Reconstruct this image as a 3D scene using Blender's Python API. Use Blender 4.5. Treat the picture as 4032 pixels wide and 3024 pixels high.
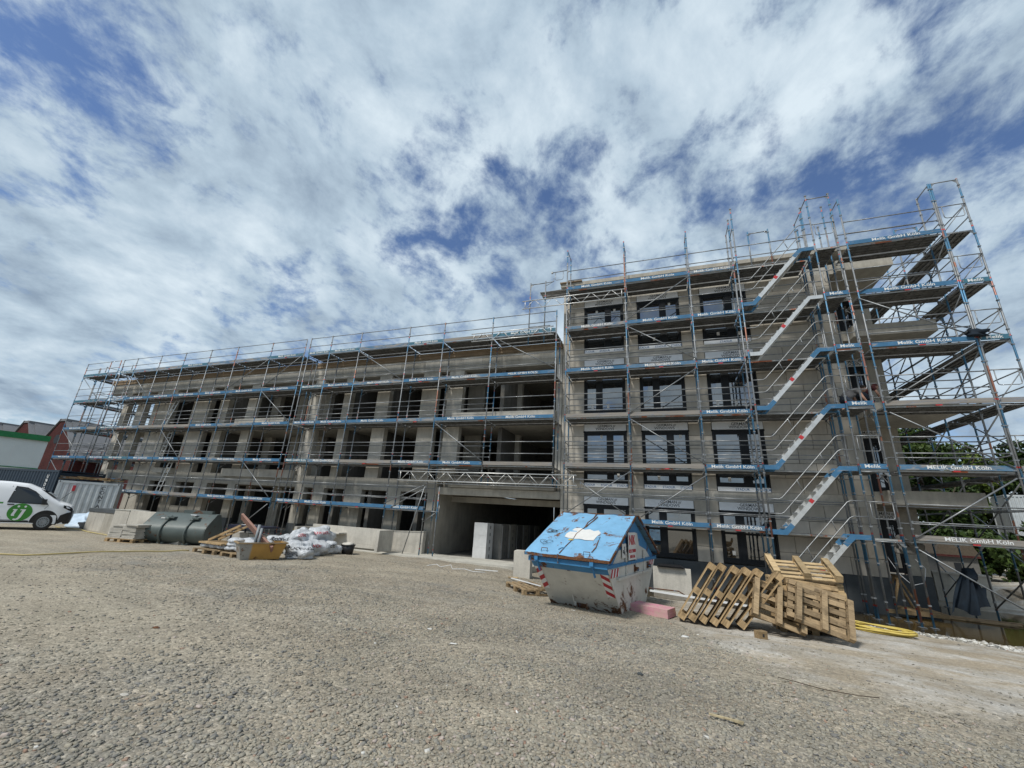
import bpy, math, random
import numpy as np
from mathutils import Vector, Matrix
random.seed(7); rng = np.random.RandomState(11)
R = math.radians
scn = bpy.context.scene
for o in list(bpy.data.objects): bpy.data.objects.remove(o, do_unlink=True)
col = scn.collection

# ------------------------------------------------------------------ camera
yaw, pit, rol = R(-20.6778), R(17.65426), R(3.39777)
CAMZ = 1.62
fw = Vector((math.sin(yaw)*math.cos(pit), math.cos(yaw)*math.cos(pit), math.sin(pit)))
r0 = Vector((math.cos(yaw), -math.sin(yaw), 0)); u0 = r0.cross(fw)
rt = math.cos(rol)*r0 + math.sin(rol)*u0; up = -math.sin(rol)*r0 + math.cos(rol)*u0
cd = bpy.data.cameras.new('camera'); cam = bpy.data.objects.new('camera', cd); col.objects.link(cam)
M = Matrix((rt, up, -fw)).transposed().to_4x4(); M.translation = Vector((0, 0, CAMZ)); cam.matrix_world = M
cd.sensor_width = 36; cd.lens = 36*1603.03/4032; cd.clip_start = .05; cd.clip_end = 2000
scn.camera = cam

# ------------------------------------------------------------------ world: sky with broken cloud
SUN_EL, SUN_AZ = 55, 203     # azimuth clockwise from +y
w = bpy.data.worlds.new('World'); scn.world = w; w.use_nodes = True
nt = w.node_tree; nt.nodes.clear()
def N(t, **k):
    n = nt.nodes.new(t)
    for a, b in k.items(): setattr(n, a, b)
    return n
def L(a, b): nt.links.new(a, b)
def mth(op, a, b=None, c=None, clamp=False):
    n = N('ShaderNodeMath', operation=op); n.use_clamp = clamp
    for i, v in enumerate((a, b, c)):
        if v is None: continue
        if isinstance(v, (int, float)): n.inputs[i].default_value = v
        else: L(v, n.inputs[i])
    return n.outputs[0]
def vmth(op, a, b=None):
    n = N('ShaderNodeVectorMath', operation=op)
    for i, v in enumerate((a, b)):
        if v is None: continue
        if isinstance(v, (tuple, list)): n.inputs[i].default_value = v
        else: L(v, n.inputs[i])
    return n
sky = N('ShaderNodeTexSky', sky_type='NISHITA', sun_disc=False, sun_elevation=R(SUN_EL), sun_rotation=R(SUN_AZ), air_density=1.2, dust_density=.3, ozone_density=3.5)
tc = N('ShaderNodeTexCoord'); sep = N('ShaderNodeSeparateXYZ'); L(tc.outputs['Generated'], sep.inputs[0])
zc = mth('ADD', mth('MAXIMUM', sep.outputs[2], .0), .30)
px = mth('DIVIDE', sep.outputs[0], zc); py = mth('DIVIDE', sep.outputs[1], zc)
cb = N('ShaderNodeCombineXYZ'); L(px, cb.inputs[0]); L(py, cb.inputs[1])
def noise(vec, scale, det, rough, dist=0, loc=(0,0,0), rot=0, sc=(1,1,1)):
    mp = N('ShaderNodeMapping'); L(vec, mp.inputs[0]); mp.inputs['Location'].default_value = loc
    mp.inputs['Rotation'].default_value = (0, 0, rot); mp.inputs['Scale'].default_value = sc
    n = N('ShaderNodeTexNoise'); L(mp.outputs[0], n.inputs['Vector']); n.inputs['Scale'].default_value = scale
    n.inputs['Detail'].default_value = det; n.inputs['Roughness'].default_value = rough; n.inputs['Distortion'].default_value = dist
    return n.outputs[0]
nA = noise(cb.outputs[0], 1.7, 8, .58, .3, (3.1, 1.7, 0), R(30), (1, .85, 1))
nB = noise(cb.outputs[0], 7, 8, .62, .25, (7.3, 2.2, 4), R(30), (1, .85, 1))
nD = noise(cb.outputs[0], 20, 6, .65, .2, (1.3, 5.2, 4), R(25), (1, .8, 1))
cov = mth('ADD', mth('ADD', mth('MULTIPLY', nA, .34), mth('MULTIPLY', nB, .44)), mth('MULTIPLY', nD, .22))
# openings and dense parts of the cloud sheet, on the cloud plane (x/(z+.3), y/(z+.3))
def patch(cx, cy, rx, ry, rot, amt):
    mp = N('ShaderNodeMapping', vector_type='TEXTURE'); L(cb.outputs[0], mp.inputs[0]); mp.inputs['Location'].default_value = (cx, cy, 0)
    mp.inputs['Rotation'].default_value = (0, 0, R(rot)); mp.inputs['Scale'].default_value = (rx, ry, 1)
    ln = vmth('LENGTH', mp.outputs[0]).outputs['Value']
    return mth('MULTIPLY', mth('POWER', 2.718, mth('MULTIPLY', mth('MULTIPLY', ln, ln), -1)), amt)
PATCHES = [(-1.0,.13,.14,.10,0,-.12),(-1.16,.32,.16,.06,20,-.07),(-.93,.33,.10,.05,15,-.04),(.42,.80,.26,.05,-6,-.10),(.62,.74,.12,.06,0,-.05),(-.30,.62,.06,.05,0,-.05),
 (-.60,.75,.26,.07,8,-.055),(-.05,.66,.16,.09,0,-.05),(-1.15,.78,.3,.04,5,-.03),(.62,1.0,.18,.10,0,-.06),(-.1,.74,.45,.12,0,-.03),
 (-.45,.36,.40,.14,0,.05),(-1.5,.58,.7,.18,0,.09),(.28,.58,.28,.09,0,.06),(-.8,.48,.22,.09,20,.04),(.50,.81,.04,.03,0,.08)]
for p in PATCHES: cov = mth('ADD', cov, patch(*p))
mr = N('ShaderNodeMapRange', interpolation_type='SMOOTHSTEP'); L(cov, mr.inputs[0])
mr.inputs[1].default_value = .375; mr.inputs[2].default_value = .53
hz = mth('SUBTRACT', 1, mth('MULTIPLY', sep.outputs[2], 7), clamp=True)
dens = mth('MAXIMUM', mr.outputs[0], mth('MULTIPLY', hz, .85))
nC = noise(cb.outputs[0], 3.0, 8, .58, .35, (9, 4, 2), R(30), (1, .8, 1))
rp = N('ShaderNodeValToRGB'); L(mth('ADD', mth('MULTIPLY', nC, .68), mth('MULTIPLY', nB, .32)), rp.inputs[0])
e = rp.color_ramp.elements; e[0].position = .37; e[0].color = (2.9, 3.8, 4.9, 1); e[1].position = .63; e[1].color = (7.4, 8.5, 9.3, 1)
m_ = rp.color_ramp.elements.new(.49); m_.color = (4.8, 6.0, 7.1, 1)
skm = N('ShaderNodeMix', data_type='RGBA', blend_type='MULTIPLY'); skm.inputs[0].default_value = 1; L(sky.outputs[0], skm.inputs[6]); skm.inputs[7].default_value = (.95, 1.0, 1.15, 1)
mx = N('ShaderNodeMix', data_type='RGBA'); L(dens, mx.inputs[0]); L(skm.outputs[2], mx.inputs[6]); L(rp.outputs[0], mx.inputs[7])
bg = N('ShaderNodeBackground'); bg.inputs[1].default_value = .07; L(mx.outputs[2], bg.inputs[0])
wo = N('ShaderNodeOutputWorld'); L(bg.outputs[0], wo.inputs[0])

# ------------------------------------------------------------------ sun
sd = bpy.data.lights.new('sun', 'SUN'); sd.energy = 2.35; sd.angle = R(9); sd.color = (1, .965, .9)
sun = bpy.data.objects.new('sun', sd); col.objects.link(sun)
az = R(SUN_AZ); el = R(SUN_EL)
sv = Vector((math.sin(az)*math.cos(el), math.cos(az)*math.cos(el), math.sin(el)))
sun.rotation_euler = sv.to_track_quat('Z', 'Y').to_euler(); sun.location = sv*60
scn.view_settings.view_transform = 'Standard'; scn.view_settings.look = 'None'
scn.view_settings.exposure = 0.5; scn.view_settings.gamma = 1; scn.view_settings.use_curve_mapping = False

# ------------------------------------------------------------------ material helper
class Mat:
    def __init__(s, name, rough=.7, metal=0, spec=.4):
        s.m = bpy.data.materials.new(name); s.m.use_nodes = True; s.t = s.m.node_tree
        s.b = s.t.nodes['Principled BSDF']; s.b.inputs['Roughness'].default_value = rough
        s.b.inputs['Metallic'].default_value = metal; s.b.inputs['Specular IOR Level'].default_value = spec
        s.co = s.t.nodes.new('ShaderNodeTexCoord').outputs['Object']; s.h = None
    def n(s, t, **k):
        n = s.t.nodes.new(t)
        for a, b in k.items(): setattr(n, a, b)
        return n
    def l(s, a, b): s.t.links.new(a, b)
    def put(s, inp, v):
        if isinstance(v, (int, float)): inp.default_value = v
        elif isinstance(v, (tuple, list)): inp.default_value = tuple(v) + ((1,) if len(v) == 3 and inp.type == 'RGBA' else ())
        else: s.l(v, inp)
    def world(s): s.co = s.n('ShaderNodeNewGeometry').outputs['Position']; return s
    def noise(s, scale, det=4, rough=.6, dist=0, sc=(1,1,1), off=True, co=None):
        mp = s.n('ShaderNodeMapping'); s.l(co or s.co, mp.inputs[0]); mp.inputs['Scale'].default_value = sc
        if off:
            oi = s.n('ShaderNodeObjectInfo'); cbn = s.n('ShaderNodeCombineXYZ')
            mm = s.n('ShaderNodeMath', operation='MULTIPLY'); s.l(oi.outputs['Random'], mm.inputs[0]); mm.inputs[1].default_value = 37
            for i in range(3): s.l(mm.outputs[0], cbn.inputs[i])
            s.l(cbn.outputs[0], mp.inputs['Location'])
        q = s.n('ShaderNodeTexNoise'); s.l(mp.outputs[0], q.inputs['Vector'])
        for k_, v_ in (('Scale', scale), ('Detail', det), ('Roughness', rough), ('Distortion', dist)): q.inputs[k_].default_value = v_
        return q.outputs[0]
    def voro(s, scale, feature='F1', out='Distance', sc=(1,1,1), rnd=1):
        mp = s.n('ShaderNodeMapping'); s.l(s.co, mp.inputs[0]); mp.inputs['Scale'].default_value = sc
        q = s.n('ShaderNodeTexVoronoi', feature=feature); s.l(mp.outputs[0], q.inputs['Vector']); q.inputs['Scale'].default_value = scale
        q.inputs['Randomness'].default_value = rnd
        return q.outputs[out]
    def math(s, op, a, b=None, clamp=False):
        q = s.n('ShaderNodeMath', operation=op); q.use_clamp = clamp
        s.put(q.inputs[0], a)
        if b is not None: s.put(q.inputs[1], b)
        return q.outputs[0]
    def ramp(s, f, stops, interp='LINEAR'):
        q = s.n('ShaderNodeValToRGB'); s.put(q.inputs[0], f); q.color_ramp.interpolation = interp
        el = q.color_ramp.elements
        while len(el) < len(stops): el.new(.5)
        for e_, (p_, c_) in zip(el, stops):
            e_.position = p_; e_.color = (tuple(c_) + (1,)) if hasattr(c_, '__len__') else (c_, c_, c_, 1)
        return q.outputs[0]
    def mix(s, f, a, b, mode='MIX'):
        q = s.n('ShaderNodeMix', data_type='RGBA', blend_type=mode); s.put(q.inputs[0], f); s.put(q.inputs[6], a); s.put(q.inputs[7], b)
        return q.outputs[2]
    def sep(s, axis, co=None):
        q = s.n('ShaderNodeSeparateXYZ'); s.l(co or s.co, q.inputs[0]); return q.outputs[axis]
    def rnd(s): return s.n('ShaderNodeObjectInfo').outputs['Random']
    def col(s, c): s.put(s.b.inputs['Base Color'], c); return s
    def bump(s, h, st=.3, dist=.02):
        q = s.n('ShaderNodeBump'); q.inputs['Strength'].default_value = st; q.inputs['Distance'].default_value = dist; s.put(q.inputs['Height'], h)
        if s.h: s.l(s.h, q.inputs['Normal'])
        s.h = q.outputs[0]; s.l(s.h, s.b.inputs['Normal']); return s
    def rgh(s, v): s.put(s.b.inputs['Roughness'], v); return s
def vary(m, base, lo=.8, hi=1.15, scale=3, det=5, sc=(1,1,1)):
    f = m.ramp(m.noise(scale, det, .65, .2, sc), [(.3, lo), (.7, hi)])
    return m.mix(1.0, base, f, 'MULTIPLY')
MT = {}
def simple(name, c, rough=.7, metal=0, lo=.82, hi=1.12, scale=4, bump=0, spec=.4):
    m = Mat(name, rough, metal, spec); m.col(vary(m, c, lo, hi, scale))
    if bump: m.bump(m.noise(scale*8, 5, .7), bump, .01)
    MT[name] = m.m; return m
simple('galvanised', (.25, .26, .265), .42, .55, .65, 1.2, 9)
simple('aluminium', (.62, .62, .60), .38, .6, .8, 1.1, 6)
simple('deck_steel', (.20, .20, .195), .55, .45, .55, 1.25, 5)
simple('dark_frame', (.014, .016, .019), .5, 0, .9, 1.1, spec=.25)
simple('black_plastic', (.018, .018, .02), .45)
simple('black_rubber', (.025, .024, .023), .85)
simple('white_film', (.76, .78, .80), .35, 0, .93, 1.05, 3)
simple('white_paint', (.72, .73, .73), .35, 0, .94, 1.03, 3)
simple('van_paint', (.78, .79, .80), .22, 0, .97, 1.02, 2, spec=.6)
simple('van_green', (.045, .24, .03), .3)
simple('letter_white', (.72, .73, .72), .6, 0, .75, 1.08, 20)
simple('letter_grey', (.04, .043, .05), .6)
simple('letter_blue', (.02, .12, .30), .6)
simple('letter_red', (.42, .03, .04), .5)
simple('red_tape', (.45, .03, .035), .5)
simple('paper', (.62, .61, .58), .8, 0, .9, 1.05, 8)
simple('cloth_blue', (.006, .013, .022), .9, 0, .6, 1.4, 4)
simple('skin', (.42, .24, .17), .6)
simple('shirt_grey', (.17, .165, .165), .9, 0, .8, 1.15, 8)
simple('shirt_maroon', (.07, .018, .02), .9)
simple('trousers', (.03, .04, .06), .9)
simple('hair', (.03, .022, .018), .8)
simple('pipe_grey', (.22, .24, .25), .45)
simple('dark_interior', (.12, .115, .105), .9)  # shade of the unlit rooms put into this colour; house wall shares it
simple('green_trim', (.012, .16, .05), .5)
simple('office_white', (.55, .60, .60), .6, 0, .93, 1.04, .6)
simple('roof_grey', (.16, .16, .165), .8, 0, .8, 1.2, .5)
simple('plinth_coating', (.070, .078, .082), .75, 0, .8, 1.2, 2, bump=.15)
simple('timber_edge', (.26, .19, .12), .7, 0, .7, 1.15, 2)
simple('hose_yellow', (.55, .42, .10), .5, 0, .85, 1.1)
simple('hose_pale', (.50, .40, .17), .6, 0, .8, 1.1)
simple('stack_wrap', (.62, .62, .61), .4, 0, .9, 1.05, 6, bump=.3)
simple('stack_dark', (.10, .10, .10), .6)
simple('board_red', (.27, .15, .115), .8, 0, .8, 1.2, 8)
simple('dark_blue_steel', (.022, .024, .045), .5)
simple('bag_light_blue', (.50, .60, .70), .45, 0, .8, 1.1, 5)
def glassmat():
    m = Mat('window_glass', .03, 0, .9); m.col((.012, .015, .018)); m.b.inputs['Coat Weight'].default_value = 1; m.b.inputs['Coat Roughness'].default_value = .02
    m.b.inputs['Coat IOR'].default_value = 2.6; MT['window_glass'] = m.m
    m = Mat('van_glass', .04, 0, .6); m.col((.012, .014, .015)); m.b.inputs['Coat Weight'].default_value = .1; MT['van_glass'] = m.m
glassmat()
# concrete: cast, weathered, with streaks and pour marks
def concrete(name, c, st=1.0, streak=.7):
    m = Mat(name, .88, 0, .25).world()
    a = m.ramp(m.noise(.9, 7, .65, .4, off=False), [(.3, .74), (.55, 1.0), (.75, 1.14)])
    b = m.ramp(m.noise(5, 6, .7, 0, (1, 1, .18), off=False), [(.32, streak), (.6, 1.05)])
    cc = m.mix(1, m.mix(1, c, a, 'MULTIPLY'), b, 'MULTIPLY')
    d = m.ramp(m.noise(26, 4, .7, off=False), [(.25, .86), (.7, 1.06)])
    # pores and patches
    pz = m.ramp(m.voro(9), [(.03, .45), (.055, 1.0)])
    m.col(m.mix(.6, m.mix(1, cc, d, 'MULTIPLY'), m.mix(1, m.mix(1, cc, d, 'MULTIPLY'), pz, 'MULTIPLY')))
    m.bump(m.noise(18, 6, .75, off=False), .25, .01); MT[name] = m.m
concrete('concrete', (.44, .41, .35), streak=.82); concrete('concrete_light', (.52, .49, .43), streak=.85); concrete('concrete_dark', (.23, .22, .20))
concrete('slab_pale', (.50, .48, .42), streak=.85)
def blockmat():
    m = Mat('sand_lime', .9, 0, .2)
    r = m.rnd(); base = m.ramp(r, [(0, (.43, .395, .335)), (.5, (.50, .46, .395)), (1, (.55, .51, .445))])
    m.co = m.n('ShaderNodeNewGeometry').outputs['Position']
    f = m.ramp(m.noise(1.3, 7, .65, .4, off=False), [(.3, .88), (.6, 1.04)])
    g = m.ramp(m.noise(3.2, 6, .7, .2, (1, 1, .22), off=False), [(.33, .84), (.55, 1.0)])
    m.col(m.mix(1, m.mix(1, base, f, 'MULTIPLY'), g, 'MULTIPLY')); m.bump(m.noise(30, 4, .7, off=False), .15, .006); MT['sand_lime'] = m.m
blockmat()
def postmat():
    m = Mat('scaffold_post', .45, .35)
    z = m.sep(2); r = m.math('MULTIPLY', m.rnd(), 5.0)
    t = m.math('FRACT', m.math('MULTIPLY', m.math('ADD', z, .52), .5))
    bl = m.math('LESS_THAN', t, .42); wob = m.noise(.55, 1, .5); on = m.math('GREATER_THAN', wob, .41)
    blue = m.mix(m.ramp(m.noise(14, 4, .7), [(.42, 0), (.62, 1)]), (.05, .17, .30), (.10, .19, .27))
    galv = m.ramp(m.noise(6, 5, .7), [(.3, (.15, .16, .165)), (.7, (.29, .30, .31))])
    c = m.mix(m.math('MULTIPLY', bl, on), galv, blue)
    rd = m.math('MULTIPLY', m.math('GREATER_THAN', t, .42), m.math('LESS_THAN', t, .445))
    c = m.mix(m.math('MULTIPLY', rd, .85), c, (.5, .05, .04))
    ru = m.math('GREATER_THAN', m.noise(.7, 2, .5), .63); c = m.mix(m.math('MULTIPLY', ru, .8), c, (.34, .12, .06))
    m.col(c); MT['scaffold_post'] = m.m
postmat()
def toe(name, c, wear, wood=(.30, .28, .26)):
    m = Mat(name, .75, 0, .3)
    f = m.ramp(m.noise(5, 7, .75, .6, (.35, 1, 1.6)), [(wear-.05, 1), (wear+.06, 0)])
    g = m.ramp(m.noise(9, 5, .7, 0, (.1, 1, 4)), [(.3, .6), (.7, 1.2)])
    m.col(m.mix(f, vary(m, c, .8, 1.15, 3), m.mix(1, wood, g, 'MULTIPLY'))); m.bump(m.noise(12, 5, .7, 0, (.1, 1, 4)), .2, .004); MT[name] = m.m
toe('board_blue', (.05, .15, .27), .385); toe('board_teal', (.05, .15, .21), .40); toe('board_faded', (.08, .17, .27), .49)
toe('board_grey', (.20, .21, .23), .56, (.27, .245, .215))
def deckedge():
    m = Mat('deck_edge', .5, .4)
    c = m.ramp(m.noise(1.1, 5, .6, .3, (1, 1, .2)), [(.35, (.36, .35, .32)), (.56, (.42, .42, .40)), (.60, (.50, .16, .07)), (.75, (.46, .13, .06))])
    m.col(vary(m, c, .8, 1.1, 8)); MT['deck_edge'] = m.m
deckedge()
def woodmat(name, a, b, knots=True):
    m = Mat(name, .8, 0, .25)
    g = m.noise(3.5, 6, .65, 1.2, (.9, 9, 9)); r = m.rnd()
    c = m.ramp(g, [(.28, a), (.5, [(p+q)/2 for p, q in zip(a, b)]), (.72, b)])
    c = m.mix(1, c, m.ramp(r, [(0, .62), (.5, .95), (1, 1.12)]), 'MULTIPLY')
    d = m.ramp(m.noise(4, 5, .7, .3), [(.32, .5), (.5, 1)])
    m.col(m.mix(1, c, d, 'MULTIPLY')); m.bump(g, .3, .004); MT[name] = m.m
woodmat('pallet_wood', (.24, .155, .075), (.50, .36, .20)); woodmat('pallet_grey', (.19, .13, .075), (.42, .31, .18)); woodmat('pallet_new', (.36, .25, .125), (.60, .45, .26))
woodmat('stick_wood', (.34, .27, .16), (.52, .44, .28))
def rusty(name, base, rustamt, rough=.45, wet=None, low=False, split=None):
    m = Mat(name, rough, .05, .4)
    n1 = m.noise(2.2, 9, .72, .6)
    if low: n1 = m.math('SUBTRACT', n1, m.ramp(m.sep(2), [(0, .17), (.12, .09), (.42, 0)]))
    f = m.ramp(n1, [(rustamt, 1), (rustamt+.05, 0)])
    sc = m.ramp(m.noise(22, 6, .75, .5), [(.30, 1), (.335, 0)])
    f2 = m.math('MAXIMUM', f, m.math('MULTIPLY', sc, .7))
    rc = m.ramp(m.noise(30, 5, .7), [(.3, (.045, .022, .012)), (.7, (.20, .085, .035))])
    base2 = vary(m, base, .84, 1.08, 3)
    if split: base2 = m.mix(m.ramp(m.math('ADD', m.sep(0), m.math('MULTIPLY', m.noise(3, 5, .6), .1)), [(split-.02, 1), (split+.04, 0)]), base2, (.30, .29, .26))
    m.col(m.mix(f2, base2, rc)); m.rgh(m.mix(f2, (rough,)*3, (.9,)*3)); m.bump(m.noise(3, 4, .6), .25, .03); MT[name] = m.m
rusty('skip_blue', (.19, .40, .60), .385); rusty('skip_blue_dark', (.05, .21, .42), .37); rusty('skip_white', (.60, .59, .54), .35, low=True); rusty('skip_edge', (.06, .16, .27), .52)
rusty('loader_grey', (.095, .115, .108), .37, .5); rusty('tub_orange', (.42, .235, .06), .39, .6, split=.42); rusty('container_white', (.50, .53, .54), .27); rusty('container_blue', (.018, .032, .05), .25)
def pinkmat():
    m = Mat('foam_pink', .9, 0, .2); f = m.ramp(m.noise(4, 7, .75, .4), [(.38, 1), (.6, 0)])
    m.col(m.mix(f, (.56, .24, .31), (.50, .36, .31))); m.bump(m.noise(40, 4, .7), .2, .004); MT['foam_pink'] = m.m
pinkmat()
def sackmat():
    m = Mat('sack_plastic', .38, 0, .5); m.col(vary(m, (.60, .62, .64), .8, 1.06, 5)); m.bump(m.noise(3.2, 7, .62, 1.6), .9, .12); MT['sack_plastic'] = m.m
sackmat()
def brickmat():
    m = Mat('red_brick', .9, 0, .2).world()
    mp = m.n('ShaderNodeMapping'); m.l(m.co, mp.inputs[0]); mp.inputs['Rotation'].default_value = (R(90), 0, 0)
    b = m.n('ShaderNodeTexBrick'); m.l(mp.outputs[0], b.inputs['Vector']); b.inputs['Scale'].default_value = 1
    b.inputs['Color1'].default_value = (.052, .010, .010, 1); b.inputs['Color2'].default_value = (.075, .015, .013, 1); b.inputs['Mortar'].default_value = (.09, .05, .045, 1)
    b.inputs['Brick Width'].default_value = .26; b.inputs['Row Height'].default_value = .085; b.inputs['Mortar Size'].default_value = .008
    m.col(m.mix(1, b.outputs[0], m.ramp(m.noise(.6, 5, .6, off=False), [(.3, .6), (.7, 1.2)]), 'MULTIPLY')); MT['red_brick'] = m.m
brickmat()
def leafmat(name, a, b):
    m = Mat(name, .6, 0, .3)
    at = m.n('ShaderNodeAttribute', attribute_name='tone'); m.col(m.mix(at.outputs['Fac'], a, b))
    m.b.inputs['Subsurface Weight'].default_value = 0
    MT[name] = m.m
leafmat('leaves_dark', (.015, .034, .008), (.07, .11, .022)); leafmat('leaves_light', (.03, .058, .01), (.14, .19, .035))
simple('bark', (.09, .07, .05), .95, 0, .7, 1.2, 6, bump=.4)
def gravelmat():
    m = Mat('gravel_ground', .95, 0, .2).world()
    sa = m.n('ShaderNodeAttribute', attribute_name='sandy').outputs['Fac']; n1 = m.noise(.32, 6, .62, .5, off=False); n2 = m.noise(1.6, 6, .65, .4, off=False)
    c = m.ramp(n1, [(.34, (.22, .20, .155)), (.46, (.29, .26, .205)), (.56, (.265, .245, .205)), (.68, (.19, .18, .16))])
    c = m.mix(m.ramp(n2, [(.42, 0), (.60, .7)]), c, (.30, .25, .185)); c = m.mix(m.ramp(sa, [(.3, 0), (.8, .8)]), c, (.34, .30, .23))
    # pale trodden lime dust towards the right, in front of the pallets
    x = m.sep(0); y = m.sep(1)
    d = m.math('MULTIPLY', m.ramp(m.math('ABSOLUTE', m.math('SUBTRACT', m.math('ADD', y, m.math('MULTIPLY', x, .10)), 9.4)), [(.0, 1), (.17, .95), (1, 0)]), 1)
    q = m.n('ShaderNodeMapRange'); m.l(m.math('ABSOLUTE', m.math('SUBTRACT', m.math('ADD', y, m.math('MULTIPLY', x, -.15)), 10.0)), q.inputs[0]); q.inputs[1].default_value = 3.4; q.inputs[2].default_value = 1.2
    q2 = m.n('ShaderNodeMapRange'); m.l(x, q2.inputs[0]); q2.inputs[1].default_value = -1.8; q2.inputs[2].default_value = 1.2
    lim = m.math('MAXIMUM', m.math('SUBTRACT', 9.5, m.math('MULTIPLY', x, 2.5)), 5.9)
    wob = m.math('MULTIPLY', m.math('SUBTRACT', m.noise(.6, 6, .65, .5, off=False), .5), 3.0)
    q3 = m.n('ShaderNodeMapRange', interpolation_type='SMOOTHSTEP'); m.l(m.math('ADD', m.math('SUBTRACT', y, lim), wob), q3.inputs[0]); q3.inputs[1].default_value = -.5; q3.inputs[2].default_value = 1.1
    q4 = m.n('ShaderNodeMapRange', interpolation_type='SMOOTHSTEP'); m.l(x, q4.inputs[0]); q4.inputs[1].default_value = -.6; q4.inputs[2].default_value = .6
    pf = m.math('MULTIPLY', q3.outputs[0], q4.outputs[0])
    wn = m.noise(.9, 8, .7, .8, off=False)
    pale = m.mix(m.ramp(m.noise(.8, 7, .68, .3, (1, 1.3, 1), off=False), [(.40, 0), (.62, 1)]), (.34, .285, .21), (.52, .50, .46))
    pff = m.math('MULTIPLY', pf, m.ramp(wn, [(.28, .35), (.5, 1)]), True)
    c = m.mix(pff, c, pale)
    big = m.noise(.55, 6, .65, .6, (.6, 1.3, 1), off=False)
    c = m.mix(m.ramp(big, [(.44, 0), (.60, .6)]), c, (.30, .26, .20)); c = m.mix(1, c, m.ramp(m.noise(.9, 5, .6, .4, (.5, 1.2, 1), off=False), [(.32, .84), (.65, 1.1)]), 'MULTIPLY')
    vc = m.n('ShaderNodeTexVoronoi'); m.l(m.co, vc.inputs['Vector']); vc.inputs['Scale'].default_value = 46
    st = m.ramp(m.sep(0, vc.outputs['Color']), [(0, .66), (.4, .92), (.8, 1.12), (1, 1.55)])
    v2 = m.n('ShaderNodeTexVoronoi'); m.l(m.co, v2.inputs['Vector']); v2.inputs['Scale'].default_value = 20
    st2 = m.ramp(m.sep(1, v2.outputs['Color']), [(0, .76), (.5, 1), (1, 1.22)])
    k = m.math('SUBTRACT', 1, m.math('MAXIMUM', m.math('MULTIPLY', pff, .6), m.math('MULTIPLY', sa, .4)))
    cs = m.mix(k, c, m.mix(1, m.mix(1, c, st, 'MULTIPLY'), st2, 'MULTIPLY'))
    m.col(cs)
    hgt = m.math('SUBTRACT', 1, vc.outputs['Distance']); h2 = m.math('SUBTRACT', 1, v2.outputs['Distance'])
    m.bump(h2, .22, .02); m.bump(hgt, .6, .014); m.bump(m.noise(90, 3, .7, off=False), .4, .006); MT['gravel_ground'] = m.m
    s = Mat('gravel_stone', .92, 0, .2); at = s.n('ShaderNodeAttribute', attribute_name='tone')
    c = s.ramp(at.outputs['Fac'], [(0, (.12, .12, .12)), (.2, (.19, .185, .17)), (.45, (.265, .247, .205)), (.7, (.31, .285, .225)), (.88, (.33, .29, .225)), (.95, (.30, .18, .13)), (.96, (.55, .54, .50)), (1, (.62, .61, .57))])
    s.co = s.n('ShaderNodeNewGeometry').outputs['Position']
    big = s.noise(.55, 6, .65, .6, (.6, 1.3, 1), off=False)
    c = s.mix(s.ramp(big, [(.44, 0), (.60, .45)]), c, (.29, .255, .20)); c = s.mix(1, c, s.ramp(s.noise(.9, 5, .6, .4, (.5, 1.2, 1), off=False), [(.32, .84), (.65, 1.1)]), 'MULTIPLY')
    s.col(s.mix(1, c, s.ramp(s.noise(60, 3, .6, off=False), [(.3, .8), (.7, 1.15)]), 'MULTIPLY')); MT['gravel_stone'] = s.m
gravelmat()
def watermat():
    m = Mat('muddy_water', .03, 0, .5).world(); m.col(m.ramp(m.noise(.5, 4, .6, off=False), [(.35, (.035, .025, .009)), (.7, (.07, .045, .014))]))
    m.bump(m.noise(9, 4, .6, off=False), .12, .012); MT['muddy_water'] = m.m
watermat()

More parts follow.
